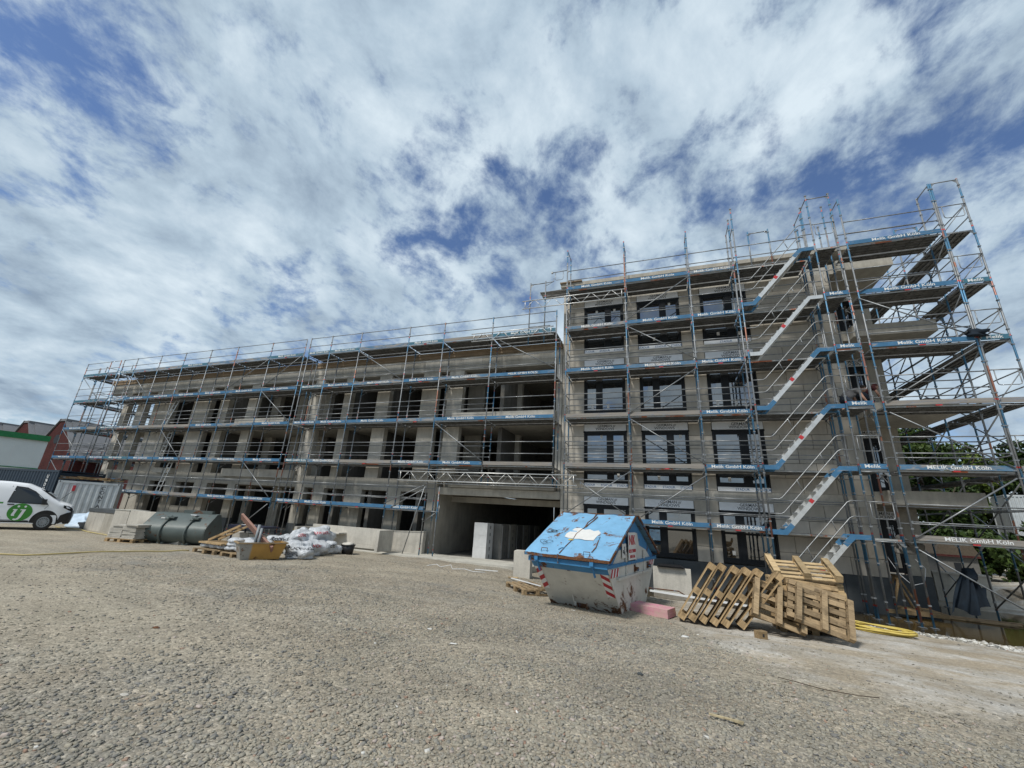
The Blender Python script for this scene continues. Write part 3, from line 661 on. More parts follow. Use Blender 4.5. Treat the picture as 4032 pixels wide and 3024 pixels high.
def m_endguard(w_):
    b = MB().tube([(0, 0, 0), (w_, 0, 0)], .018, 6); a = .13*w_; c = w_-.13*w_; h = -.48
    b.tube([(a, 0, 0), (a, 0, h+.07), (a+.02, 0, h+.02), (a+.07, 0, h), (c-.07, 0, h), (c-.02, 0, h+.02), (c, 0, h+.07), (c, 0, 0)], .013, 6)
    return b.mesh('end_guard', 'galvanised')
TXT = {'n': ('Melik GmbH Köln', .15), 'c': ('MELIK GMBH KÖLN', .13), 'm': ('MELIK GmbH Köln', .15), 's': ('Melik', .15)}
def scaffold(name, label, xs, y, levels, z0, ztop, zin, loc, group='scaffold sections round the building', style=None, skip_toe=(), skip_deck=(), ties=True, rails_top=True, inner_rails=True, console=True, rz=0, notoe_bays=(), top_transom=None, skip_in=()):
    T = thing(name, label, 'scaffold', (loc[0], loc[1], z0), rz, group)
    off = Vector((-loc[0] if rz == 0 else 0, -loc[1] if rz == 0 else 0, -z0))
    if rz: off = Vector((0, 0, -z0))
    def P(n, me, p, rot=(0, 0, 0)): return put(n, me, T, Vector(p)+off, rot)
    mi_, mx_ = 0, 0
    for x in xs:
        P('post', cached(('post', z0, ztop), lambda: m_post(0, ztop-z0)), (x, y, z0))
        P('post', cached(('post', z0, zin), lambda: m_post(0, zin-z0)), (x, y+.73, z0))
        for l in levels:
            if l in skip_in: continue
            P('transom', cached('tr73', lambda: m_frame(.73)), (x, y, ZD(l)-.01))
            if console: P('bracket', cached('brk', m_bracket), (x, y+.73, ZD(l)-.01))
        if top_transom: P('transom', cached('tr73', lambda: m_frame(.73)), (x, y, top_transom))
    for i in range(len(xs)-1):
        L_ = round(xs[i+1]-xs[i], 3)
        for l in levels:
            if (i, l) in skip_deck: continue
            z = ZD(l)
            for k, yo in enumerate((.03, .37) + ((.77,) if console else ())):
                P('deck', cached(('deck', L_, k == 0), lambda: m_deck(L_, k == 0)), (xs[i], y+yo, z+random.uniform(-.004, .004)))
            if i not in notoe_bays and (i, l) not in skip_toe and L_ > .45:
                st_ = (style or {}).get((i, l))
                if st_ is None:
                    st_ = random.choice(['bn', 'bn', 'bn', 'tn', 'fn', 'fn', 'g'] if l < 4 else ['tn', 'tn', 'f', 'f'])
                mt = {'b': 'board_blue', 't': 'board_teal', 'f': 'board_faded', 'g': 'board_grey'}[st_[0]]
                tb = P('toeboard', cached(('toe', L_, mt), lambda: m_toe(L_, mt)), (xs[i], y-.035, z+.062))
                if len(st_) > 1:
                    tx, sz = TXT[st_[1]]
                    if L_ < .8: tx, sz = TXT['s']
                    put('lettering', text_mesh(tx, sz, 'letter_white', weight=.012), tb, (L_*(.5 if L_ < 1 else .52), -.0045, .075), (R(90), 0, 0))
                if random.random() < .6: put('red_mark', cached('redm', lambda: MB().box(-.08, -.004, 0, .08, 0, .035).mesh('red_mark', 'red_tape')), tb, (L_*.5, .0, -.048))
            for h in (.56, 1.06):
                if l == max(levels) and not rails_top: continue
                P('guardrail', cached(('rail', L_), lambda: m_rail(L_)), (xs[i], y+.0, z+h))
                if inner_rails and z+h < zin: P('guardrail', cached(('rail', L_), lambda: m_rail(L_)), (xs[i], y+.73, z+h-.03))
    return T, P
def diag(P, y, a):
    (x0, z0_, x1, z1_) = a
    P('brace', m_diag(x1-x0, z1_-z0_), (x0, y, z0_))
YO = 16.26
# 1: left half of the long scaffold
xsA = [-35.97, -34.43, -31.83, -29.34, -26.88, -24.48, -21.57, -18.93]
skA = [(0, 0), (1, 0)]
TA, PA = scaffold('scaffold', 'scaffold bays on the far half of the grey shell, behind the concrete wall blocks', xsA, YO, [0, 1, 2, 3, 4], -.32, 10.55, 9.52, (-27, YO), skip_deck=skA,
   style={(5, 0): 'bn', (6, 0): 'bn', (2, 0): 'bn', (3, 0): 'f', (4, 0): 'g', (6, 3): 'bn', (5, 3): 'bn', (4, 3): 'bn', (2, 3): 'bn', (3, 3): 'bn', (6, 2): 'bn', (5, 2): 'f', (4, 2): 'bn', (3, 2): 'g', (2, 2): 'g', (6, 1): 'bn', (5, 1): 'fn', (4, 1): 'bn', (3, 1): 'bn', (2, 1): 'bn'})
for a in [(-34.3, 9.4, -32.05, 7.75), (-34.38, 5.49, -32.06, 3.72), (-21.52, 7.54, -19.08, 5.81), (-21.47, 3.43, -19.12, 1.74), (-21.5, 9.53, -24.5, 7.83), (-19.02, 9.53, -21.54, 7.78), (-20.69, .2, -19.05, 1.4), (-29.4, 5.4, -26.9, 3.6)]: diag(PA, YO-.05, a)
# 2: near half of the long scaffold
xsB = [-18.6, -17.06, -15.03, -11.95, -9.9, -7.28, -4.16]
TB, PB = scaffold('scaffold', 'scaffold bays on the near half of the grey shell, ending over the dark gateway', xsB, YO, [0, 1, 2, 3, 4], -.36, 10.6, 9.52, (-11.4, YO), skip_deck=[(4, 0), (5, 0)],
   style={(5, 4): 'tn', (4, 4): 'g', (3, 4): 'tn', (2, 4): 'f', (1, 4): 'tn', (0, 4): 'tn', (5, 3): 'bc', (4, 3): 'fn', (3, 3): 'bn', (2, 3): 'fn', (1, 3): 'bn', (0, 3): 'tn', (5, 2): 'bn', (4, 2): 'bn', (3, 2): 'f', (2, 2): 'bn', (1, 2): 'bn', (0, 2): 'bn', (5, 1): 'g', (4, 1): 'bn', (3, 1): 'fn', (2, 1): 'g', (1, 1): 'fn', (0, 1): 'tn', (3, 0): 'bn', (2, 0): 'b', (1, 0): 'bn', (0, 0): 'bn'}) if False else (None, None)
def make_B():
    # the two bays over the gateway hang on lattice girders: their posts stop above it
    T, P = scaffold('scaffold', 'scaffold bays on the near half of the grey shell, ending over the dark gateway', xsB[:5], YO, [0, 1, 2, 3, 4], -.36, 10.6, 9.52, (-11.4, YO),
       style={(3, 4): 'tn', (2, 4): 'f', (1, 4): 'tn', (0, 4): 'tn', (3, 3): 'bn', (2, 3): 'fn', (1, 3): 'bn', (0, 3): 'tn', (3, 2): 'f', (2, 2): 'bn', (1, 2): 'bn', (0, 2): 'bn', (3, 1): 'fn', (2, 1): 'g', (1, 1): 'fn', (0, 1): 'tn', (3, 0): 'bn', (2, 0): 'b', (1, 0): 'bn', (0, 0): 'bn'})
    for x in (-7.28, -4.16):
        P('post', cached(('post', 2.75, 10.6), lambda: m_post(0, 7.85, False)), (x, YO, 2.75)); P('post', cached(('post', 2.75, 9.5), lambda: m_post(0, 6.75, False)), (x, YO+.73, 2.75))
        for l in (1, 2, 3, 4): P('transom', CACHE['tr73'], (x, YO, ZD(l)-.01)); P('bracket', CACHE['brk'], (x, YO+.73, ZD(l)-.01))
    stl = {(-9.9, 4): 'g', (-7.28, 4): 'tn', (-9.9, 3): 'fn', (-7.28, 3): 'bc', (-9.9, 2): 'bn', (-7.28, 2): 'bn', (-9.9, 1): 'bn', (-7.28, 1): 'g'}
    for (x, l), st_ in stl.items():
        L_ = 2.62 if x == -9.9 else 3.12; z = ZD(l)
        for yo in (.03, .37, .77): P('deck', cached(('deck', L_, yo < .1), lambda: m_deck(L_, yo < .1)), (x, YO+yo, z))
        mt = {'b': 'board_blue', 't': 'board_teal', 'f': 'board_faded', 'g': 'board_grey'}[st_[0]]
        tb = P('toeboard', cached(('toe', L_, mt), lambda: m_toe(L_, mt)), (x, YO-.035, z+.062))
        if len(st_) > 1: tx, sz = TXT[st_[1]]; put('lettering', text_mesh(tx, sz, 'letter_white', weight=.012), tb, (L_*.52, -.0045, .075), (R(90), 0, 0))
        for h in (.56, 1.06):
            P('guardrail', cached(('rail', L_), lambda: m_rail(L_)), (x, YO, z+h))
            if l < 4 and (x == -9.9): P('guardrail', cached(('rail', L_), lambda: m_rail(L_)), (x, YO+.73, z+h-.06))
    for a in [(-14.91, 9.42, -12.02, 7.69), (-6.84, 9.32, -4.21, 7.79), (-9.81, 5.42, -7.31, 3.71), (-12.0, 1.75, -10.0, 2.62), (-11.6, 1.6, -9.9, 2.5)]: diag(P, YO-.05, a)
    # raking prop and wall tie at the gate
    P('brace', m_diag(-.75, -2.9), (-9.95, YO-.07, 2.55)); 
    P('outrigger', MB().tube([(0, 0, 0), (.75, 0, 0)], .02, 6).tube([(.72, 0, -.3), (.72, 0, .28)], .018, 6).tube([(0, 0, -.45), (.6, 0, -.03)], .016, 6).mesh('outrigger', 'galvanised'), (-9.88, YO, 1.52))
    P('post', m_post(0, 2.95), (-9.3, YO+.1, -.36))
    P('brace', MB().tube([(-.3, 0, 0), (2.4, 0, .03)], .024, 6).mesh('brace', 'galvanised'), (-10.3, YO-.05, 3.29))
    P('brace', MB().tube([(0, 0, 0), (3.1, 0, -.02)], .024, 6).mesh('brace', 'galvanised'), (-8.0, YO+.68, 3.30))
    return T, P
TB, PB = make_B()
# 3: far left end bay and its return along the gable
TH, PH = scaffold('scaffold', 'scaffold tower at the far left end of the shell, rising behind the containers', [-40.4, -37.5, -36.35], YO, [1, 2, 3, 4], -.32, 10.58, 10.5, (-38, YO), style={(0, 1): 'bn', (0, 2): 'bn', (0, 3): 't', (0, 4): 't', (1, 1): 'b', (1, 2): 'g', (1, 3): 'f', (1, 4): 'f'}, console=False)
for a in [(-40.34, 5.57, -37.55, 3.91), (-40.32, 9.5, -37.6, 7.8), (-40.3, 3.4, -37.6, 1.8)]: diag(PH, YO-.05, a)
TH2, PH2 = scaffold('scaffold', 'scaffold run going back along the far left gable end', [0, 2.57, 5.14, 7.71], 0, [1, 2, 3, 4], -.32, 10.58, 10.5, (-39.6, YO+.75), rz=R(90), console=False)
for a in [(0, 3.5, 2.57, 5.4), (2.57, 5.5, 5.14, 7.4), (0, 7.5, 2.57, 9.4)]: diag(PH2, -.03, a)
# 4: in front of the window block
xsR = [-3.7, -1.13, 1.46, 3.12, 5.66]
TR, PR = scaffold('scaffold', 'six deck scaffold in front of the dark windows between gateway and stair tower', xsR, YO, [0, 1, 2, 3, 4, 5], -.68, 13.7, 13.7, (1, YO), top_transom=13.66, notoe_bays=(3,),
  style={(0, 5): 'bn', (1, 5): 'bn', (2, 5): 'fn', (0, 4): 'fn', (1, 4): 'bn', (2, 4): 'bn', (0, 3): 'bn', (1, 3): 'fn', (2, 3): 'bn', (0, 2): 'g', (1, 2): 'g', (2, 2): 'bn', (0, 1): 'g', (1, 1): 'g', (2, 1): 'bn', (0, 0): 'bn', (1, 0): 'bn', (2, 0): 'fn'}, skip_deck=[(0, 0)])
for a in [(1.46, 11.45, -1.10, 9.73), (-1.07, 9.41, 1.5, 7.73), (1.45, 7.38, -1.12, 5.65), (-1.06, 5.41, 1.45, 3.71), (-1.15, 3.39, -3.6, 1.76), (1.48, 3.32, -.83, 1.77), (-3.02, 2.93, -1.35, 1.83)]: diag(PR, YO-.06, a)
for z in (2.55, 3.05): PR('guardrail', cached(('rail', 2.57), lambda: m_rail(2.57)), (-3.7, YO, z))
for i in range(3): PR('tie_tube', cached('tie', lambda: MB().tube([(0, 0, 0), (0, .45, 0)], .02, 6).box(-.04, -.04, -.04, .04, .04, .04).mesh('tie_tube', 'galvanised')), (-1.13+2.5*i, YO+.73, 4.9+2.9*(i % 2)))
for i in range(4): PR('end_guard', cached('eg', lambda: m_endguard(.73)), (-3.7-.0, YO, ZD(i+1)+1.05), (0, 0, R(90)))
# 5: stair tower
TS = thing('stair_tower', 'scaffold stair tower with six pale aluminium flights climbing to the right', 'scaffold', (4.4, 15.53, -.68), 0, 'scaffold sections round the building')
oS = Vector((-4.4, -15.53, .68))
def PS(n, me, p, rot=(0, 0, 0)): return put(n, me, TS, Vector(p)+oS, rot)
for x in (3.12, 5.69):
    for y in (15.53, 16.20): PS('post', cached(('post', -.68, 13.9), lambda: m_post(0, 14.5 if 1 else 0)), (x, y, -.68))
PS('post', CACHE[('post', -.68, 13.9)], (6.43, 15.62, -.68)); PS('post', CACHE[('post', -.68, 13.9)], (6.43, 16.35, -.68)); PS('post', cached('p17', lambda: m_post(0, 14.1)), (5.72, 16.95, -.68)); PS('post', CACHE['p17'], (6.43, 16.95, -.68))
fl = MB()
def flight_parts():
    F0 = {}
    # local: bottom landing at x 0..0.38, slope to (2.20, 2.0), top landing to 2.57
    s = MB()
    for yo in (0, .60):
        s.prism([(.05, -.07), (.42, -.07), (2.14, 1.93), (2.52, 1.93), (2.52, 2.06), (2.09, 2.06), (.36, .07), (.05, .07)][::-1], yo, yo+.035, 'y', 0)
    F0['stringer'] = s.mesh('stringer', 'aluminium')
    F0['cover_low'] = MB().prism([(.04, -.075), (.43, -.075), (.66, .19), (.56, .29), (.36, .075), (.04, .075)][::-1], -.004, .039, 'y', 0).mesh('end_cover', 'board_blue')
    F0['cover_top'] = MB().prism([(1.92, 1.70), (2.15, 1.925), (2.54, 1.925), (2.54, 2.065), (2.08, 2.065), (1.82, 1.79)][::-1], -.004, .039, 'y', 0).mesh('end_cover', 'board_blue')
    F0['step'] = MB().box(-.10, .04, -.015, .10, .598, .015).box(-.10, .04, -.05, -.09, .598, -.016).mesh('step', 'aluminium')
    F0['landing'] = MB().box(0, .04, 0, .36, .598, .03).box(.1, .04, -.03, .12, .598, 0).box(.24, .04, -.03, .26, .598, 0).mesh('landing', 'deck_steel')
    h = MB()
    for dz in (.55, 1.0): h.tube([(0, 0, dz), (.33, 0, dz), (.42, 0, dz+.05), (2.1, 0, dz+1.98), (2.2, 0, dz+2.03), (2.55, 0, dz+2.03)], .017, 6)
    for t in (.3, .72): xx = .36+t*1.74; zz = t*2; h.tube([(xx+.1, 0, .55+zz+.14), (xx, 0, 1.0+zz+.03)], .012, 6)
    F0['handrail'] = h.mesh('handrail', 'galvanised'); F0['red_mark'] = MB().box(-.06, -.004, -.06, .06, 0, .06).mesh('red_mark', 'red_tape')
    return F0
FP = flight_parts()
for k in range(-1, 5):
    base = thing  # flight as a part holding its own pieces
    z = ZD(k)
    fo = PS('stair_flight', FP['stringer'], (3.12, 15.55, z+.06))
    if k in (0, 1, 2, 4, -1):
        for yo in (0, .6): put('end_cover', FP['cover_low'], fo, (0, yo, 0)); put('end_cover', FP['cover_top'], fo, (0, yo, 0))
    for i in range(9): t = (i+.5)/9; put('step', FP['step'], fo, (.40+t*1.74, 0, t*2.0+.05))
    put('landing', FP['landing'], fo, (.05, 0, 0)); put('landing', FP['landing'], fo, (2.15, 0, 1.99))
    put('handrail', FP['handrail'], fo, (0, -.03, 0)); put('red_mark', FP['red_mark'], fo, (1.2, -.003, .98), (0, R(-49), 0))
for l in range(0, 6):
    z = ZD(l)
    for yo in (15.62, 15.95, 16.28, 16.61): PS('deck', cached(('deck', .71, yo < 15.7), lambda: m_deck(.71, yo < 15.7)), (5.72, yo, z))
    if 0 < l < 5:
        tb = PS('toeboard', cached(('toe', .74, 'board_blue'), lambda: m_toe(.74, 'board_blue')), (5.71, 15.58, z+.062)); put('lettering', text_mesh('Melik', .15, 'letter_white', weight=.012), tb, (.34, -.0045, .075), (R(90), 0, 0))
    PS('end_guard', cached('eg', lambda: m_endguard(.73)), (5.71, 15.58, z+1.08)); PS('transom', cached('trx', lambda: MB().tube([(0, 0, 0), (.73, 0, 0)], .02, 6).prism([(.6, -.02), (.72, -.02), (.72, -.15)], -.004, .004, 'y').mesh('transom', 'galvanised')), (5.7, 15.60, z-.03))
    for y in (15.53,): PS('transom', CACHE['tr73'], (3.12, y, z-.01))
PS('transom', CACHE['trx'], (5.7, 15.6, 13.75)); PS('transom', CACHE['tr73'], (3.12, 15.53, 13.0)); PS('transom', CACHE['tr73'], (5.69, 15.53, 13.75))
for xx in (3.95, 4.7): PS('post', cached('ptop', lambda: m_post(0, 2.2, False)), (xx, 17.0, 11.5))
PS('transom', cached('trx75', lambda: MB().tube([(0, 0, 0), (.75, 0, 0)], .022, 6).prism([(.0, -.02), (.13, -.02), (.0, -.15)], -.004, .004, 'y').prism([(.6, -.02), (.75, -.02), (.75, -.15)], -.004, .004, 'y').mesh('transom', 'galvanised')), (3.95, 17.0, 13.6))
# 6: end bay and the run going back beside the balconies
TQ, PQ = scaffold('scaffold', 'scaffold bay right of the stair tower with broken grey and blue toeboards', [6.72, 9.38], 15.70, [0, 1, 2, 3, 4, 5], -.68, 13.6, 13.6, (8, 15.7), console=True, top_transom=13.55,
   style={(0, 5): 'bn', (0, 4): 'bn', (0, 3): 'bn', (0, 2): 'g', (0, 1): 'fm', (0, 0): 'gm'}, ties=False)
for a in [(6.74, 9.62, 9.38, 11.29), (6.70, 9.35, 9.34, 7.68), (6.79, 5.67, 9.30, 7.32), (6.80, 5.32, 9.32, 3.64), (6.74, 1.61, 9.28, 3.35), (6.74, 1.30, 9.30, -.45)]: diag(PQ, 15.64, a)
TE, PE = scaffold('scaffold', 'scaffold run going back beside the balconies at the right edge', [0, 2.57, 5.14, 7.71, 10.28, 12.85], 0, [0, 1, 2, 3, 4, 5], -.68, 13.65, 13.6, (10.18, 15.72), rz=R(90), console=False, top_transom=13.6, inner_rails=True, skip_toe=[(0, 5), (0, 2)])
for l in range(0, 6):
    for i, (a, b) in enumerate([(0, 2.57), (2.57, 5.14), (5.14, 7.71), (7.71, 10.28), (2.57, 0), (5.14, 2.57)]):
        if (l+i) % 2 == 0 or i > 3: diag(PE, -.03 if i < 4 else .76, (a, ZD(l)-2+.15, b, ZD(l)-.2))
    if l in (2, 3, 4, 1):
        mt = 'board_teal' if l > 2 else 'board_grey'
        tb = PE('toeboard', cached(('toe', .73, mt), lambda: m_toe(.73, mt)), (-.045, .73, ZD(l)+.062), (0, 0, R(-90)))
        if l > 2: put('lettering', text_mesh('Melik', .15, 'letter_white', weight=.012), tb, (.34, -.0045, .075), (R(90), 0, 0))
    PE('end_guard', CACHE['eg'], (-.03, .73, ZD(l)+1.08), (0, 0, R(-90)))
    PE('brace', cached('bx', lambda: m_diag(.73, .95, .014)), (-.03, .73, ZD(l)+.1), (0, 0, R(-90)))

# lattice girders
def m_truss(L_, h=.40):
    b = MB().tube([(0, 0, 0), (L_, 0, 0)], .024, 6).tube([(-.02, 0, h), (L_-.02, 0, h)], .024, 6)
    n = round(L_/.48); st = L_/n
    b.tube([(.12, 0, 0), (.12, 0, h)], .018, 6).tube([(L_-.14, 0, 0), (L_-.14, 0, h)], .018, 6)
    for i in range(n):
        x0 = .12+i*(L_-.26)/n; x1 = .12+(i+1)*(L_-.26)/n
        b.tube([(x0+.03, 0, 0 if i % 2 == 0 else h), (x1-.03, 0, h if i % 2 == 0 else 0)], .014, 5)
    return b
for (x0, x1, z, y, lab) in ((-11.43, -3.16, 2.80, YO-.06, 'long front lattice girder bridging the dark gateway'), (-11.5, -3.05, 2.76, YO+.80, 'rear lattice girder behind the one bridging the gateway'),
                            (-8.33, -4.26, 9.38, YO-.06, 'short lattice girder on the top deck left of the window block'), (-5.81, -1.13, 10.82, YO-.06, 'lattice girder at the top left corner of the window block')):
    T = thing('lattice_girder', lab, 'girder', (x0, y, z), 0, 'aluminium lattice girders'); b = m_truss(x1-x0); b.build('chord_frame', 'aluminium', T)
# frames at the step between the two roofs
T = thing('scaffold_tower_head', 'two tall scaffold posts with a bracket head at the step between roofs', 'scaffold frame', (-5.1, YO, 9.0))
for x in (-5.47, -4.73): put('post', cached('p33', lambda: m_post(0, 3.15, False)), T, (x+5.1, 0, .05))
MB().tube([(-.37, 0, 3.10), (.37, 0, 3.10)], .022, 6).tube([(.37, 0, 3.10), (.75, 0, 3.12), (.76, 0, 3.3)], .018, 6).tube([(.4, 0, 2.95), (.7, 0, 3.1)], .012, 6).prism([(-.36, 3.08), (-.22, 3.08), (-.36, 2.93)], -.004, .004, 'y').build('head_transom', 'galvanised', T)
MB().tube([(-.37, 0, .87), (.42, 0, .87)], .022, 6).tube([(.4, 0, .7), (.65, 0, .87)], .012, 6).tube([(.1, 0, .87), (.65, 0, .87)], .016, 6).build('lower_transom', 'galvanised', T)
dk = MB().box(.1, .05, 2.62, 1.35, .36, 2.67).box(.1, .40, 2.62, 1.35, .70, 2.67).tube([(.1, 0, 2.6), (1.4, 0, 2.63)], .02, 6).tube([(.1, 0, 2.5), (1.2, 0, 2.3)], .015, 6); dk.build('deck', 'deck_steel', T)
T = thing('guard_bracket', 'short handrail stub with a U loop off the top left scaffold corner', 'guardrail', (-4.43, YO, 12.6)); MB().tube([(0, 0, 0), (.72, 0, .02)], .02, 6).tube([(.16, 0, 0), (.16, 0, -.38), (.2, 0, -.43), (.48, 0, -.43), (.53, 0, -.38), (.53, 0, 0)], .012, 6).box(-.04, -.04, -.04, .04, .04, .04).build('rail', 'galvanised', T)
# ladders inside the shell openings
for (x, y, z, lean, lab) in ((-30.2, 17.0, 3.5, .35, 'aluminium ladder in the far scaffold, second storey opening'), (-29.3, 16.9, 1.6, .5, 'aluminium ladder low in the far scaffold above the wall blocks'), (-30.8, 16.9, 5.6, .8, 'aluminium ladder high in the far scaffold under the third deck')):
    T = thing('ladder', lab, 'ladder', (x, y, z), 0, 'access ladders in the far scaffold')
    for s_ in (0, .34): MB().beam((s_, 0, 0), (s_+lean, 0, 1.95), .025, .06).build('rail', 'aluminium', T)
    for i in range(7): t = (i+.5)/7; put('rung', cached('rung', lambda: MB().box(0, -.015, -.012, .34, .015, .012).mesh('rung', 'aluminium')), T, (lean*t, 0, 1.95*t))
def basis(o, ex, ey, ez):
    m = Matrix((Vector(ex), Vector(ey), Vector(ez))).transposed().to_4x4(); m.translation = Vector(o); return m
# ------------------------------------------------------------------ skip container
SK = thing('skip_container', 'battered skip with blue pitched lid and white hull with red striped edges', 'skip', (-2.62, 10.38, g(-1.9, 10.8)), R(-12))
def sk(n, mb, m): return mb.build(n, m, SK)
Wd = 1.68
hull = MB()
# hull cross profile (y,z): sloped ends
pr_ = [(0, .02), (-.98, 1.0), (-.98, 1.06), (2.95, 1.06), (2.95, 1.0), (1.98, .02)]
def side(x): return [(x, y, z) for y, z in pr_]
f0 = [(0, .02), (-1.0, 1.0), (3.0, 1.0), (2.0, .02)]
hull.add([(0, f0[0][0], .02), (Wd, f0[0][0], .02), (Wd+.03, -.95, .98), (-.03, -.95, .98)], [(0, 1, 2, 3)])           # near sloped end
hull.add([(0, 2.0, .02), (Wd, 2.0, .02), (Wd+.03, 2.95, .98), (-.03, 2.95, .98)], [(3, 2, 1, 0)])
hull.add([(Wd, 0, .02), (Wd, 2.0, .02), (Wd+.03, 2.95, .98), (Wd+.03, -.95, .98)], [(0, 1, 2, 3)])
hull.add([(0, 0, .02), (0, 2.0, .02), (-.03, 2.95, .98), (-.03, -.95, .98)], [(3, 2, 1, 0)])
hull.box(0, 0, 0, Wd, 2.0, .02)
sk('hull', hull, 'skip_white')
b = MB().add([(-.035, -.845, .86), (Wd+.035, -.845, .86), (Wd+.035, -.975, .99), (-.035, -.975, .99)], [(0, 1, 2, 3)]); sk('blue_band', b, 'skip_blue_dark')
b = MB().box(-.06, -1.06, .985, Wd+.06, -.955, 1.085).box(-.06, 2.95, .98, Wd+.06, 3.03, 1.07).box(-.06, -.95, .985, -.0, 2.95, 1.05).box(Wd, -.95, .985, Wd+.06, 2.95, 1.05); sk('rim', b, 'skip_blue_dark')
# white belt and side ledge on the long side
sk('side_ledge', MB().box(Wd+.03, -.35, .72, Wd+.075, 2.35, .77), 'skip_white')
for y in (.25, 1.0, 1.75): sk('side_rib', MB().box(Wd+.03, y, .775, Wd+.06, y+.06, 1.65 if y == 1.0 else 1.25), 'skip_white')
# gable ends under the lid
gp = [(-.93, 1.052), (.86, 1.96), (1.12, 1.96), (2.93, 1.052)]
for x in (Wd+.005, 0.0): sk('gable_panel', MB().prism(gp, x, x-.03 if x else .03, 'x'), 'skip_blue_dark')
sk('gable_lower', MB().prism([(-.55, 1.052), (-.15, 1.30), (.55, 1.36), (.62, 1.66), (1.35, 1.66), (1.5, 1.36), (2.1, 1.25), (2.5, 1.052)], Wd+.006, Wd+.012, 'x'), 'skip_white')
sk('ridge_post', MB().box(Wd-.06, .86, 1.96, Wd+.03, 1.12, 2.03), 'skip_edge')
# lids
def lid(name, y0, z0, y1, z1, m):
    d = Vector((0, y1-y0, z1-z0)).normalized(); nrm = Vector((0, -d.z, d.y)); nrm = nrm if nrm.z > 0 else -nrm
    b = MB(); vs = []; nx = 14; ny = 8
    for j in range(ny+1):
        for i in range(nx+1):
            x = -.13+(Wd+.26)*i/nx; t = j/ny; p = Vector((x, y0+(y1-y0)*t, z0+(z1-z0)*t)); p += nrm*(.012*math.sin(i*1.3+j)*math.sin(j*.9+1)+.02*math.sin(math.pi*i/nx)*math.sin(math.pi*t))
            vs.append(p)
    fs = [(j*(nx+1)+i, j*(nx+1)+i+1, (j+1)*(nx+1)+i+1, (j+1)*(nx+1)+i) for j in range(ny) for i in range(nx)]
    if y1 < y0: fs = [f[::-1] for f in fs]
    b.add([v+nrm*.035 for v in vs], fs, 0, True)
    lo = Vector((-.13, y0, z0)); hi = Vector((Wd+.13, y0, z0))
    b.beam(lo, hi, .05, .055, 1); b.beam((-.13, y0, z0), (-.13, y1, z1), .035, .055, 1); b.beam((Wd+.13, y0, z0), (Wd+.13, y1, z1), .035, .055, 1)
    return sk(name, b, [m, 'skip_edge']), d, nrm
ld, d, nrm = lid('lid', -1.10, 1.13, .84, 2.03, 'skip_blue')
lid('lid', 3.06, 1.13, 1.14, 2.03, 'skip_blue')
def on_lid(x, t, off=.045): p = Vector((x, -1.10+1.94*t, 1.13+.90*t))+nrm*off; return p
def lpatch(n, pts, mat, off=.062, m=None):
    b = MB(); vs = [on_lid(x, t, off) for x, t in pts]; b.add(vs, [list(range(len(vs)))]); return put(n, b.mesh(n, mat), ld)
sk('ridge_cap', MB().box(-.13, .80, 2.045, Wd+.13, 1.18, 2.075), 'skip_edge')
pp = [(.52, .36), (.60, .345), (.78, .33), (.92, .34), (1.05, .325), (1.24, .33), (1.25, .42), (1.29, .50), (1.20, .56), (1.10, .535), (.98, .57), (.86, .55), (.74, .585), (.60, .57), (.56, .50), (.50, .44)]
lpatch('torn_poster', pp, 'paper'); lpatch('yellow_sticker', [(.66, .295), (.78, .295), (.78, .325), (.66, .325)], 'hose_yellow')
b = MB()
def scratch(pts, w0):
    P_ = [on_lid(x, t, .058) for x, t in pts]
    for p, q in zip(P_[:-1], P_[1:]): b.beam(p, q, w0*random.uniform(.6, 1.2), .012, upv=nrm)
scratch([(.70, .02), (.72, .18), (.76, .34), (.74, .45), (.82, .62), (.80, .74), (.86, .86), (.85, .985)], .022)
scratch([(.84, .62), (.86, .7), (.90, .78), (.93, .90)], .02); scratch([(1.37, .10), (1.39, .2), (1.36, .3), (1.33, .42)], .02); scratch([(.62, .09), (.66, .13), (.70, .13)], .02)
sk('scratch', b, 'skip_edge')
# scribbles
b = MB()
def scr(pts, cx, ct, s_=1): b.tube([on_lid(cx+x*s_, ct+t*s_, .064) for x, t in pts], .0045, 4)
hrt = [(.13*math.sin(a)**3*1.25, .055*(.8*math.cos(a)-.32*math.cos(2*a)-.12*math.cos(3*a))) for a in np.linspace(0, 6.28, 28)]
scr(hrt, .18, .22)
for k in range(4):
    scr([(random.uniform(-.14, .14), random.uniform(-.05, .05)) for _ in range(5)], .12, .47)
sk('scribble', b, 'letter_grey')
o = letters('J+L', .085, 'letter_grey', SK, (0, 0, 0), weight=.0); o.matrix_local = basis(on_lid(.18, .215, .064), (1, 0, 0), d, nrm)
# handles, latches
for x in (.32, 1.30): sk('lid_handle', MB().tube([on_lid(x-.07, .035, .05), on_lid(x-.07, .06, .10), on_lid(x+.07, .06, .10), on_lid(x+.07, .035, .05)], .009, 5), 'skip_edge')
for x in (.15, 1.42): sk('latch', MB().beam((x, -1.09, 1.10), (x+.02, -.93, .80), .035, .03).box(x-.03, -1.12, 1.02, x+.05, -1.06, 1.12), 'skip_blue_dark')
sk('latch', MB().beam((.68, -1.13, 1.16), (.68, -1.10, 1.0), .02, .02), 'skip_edge')
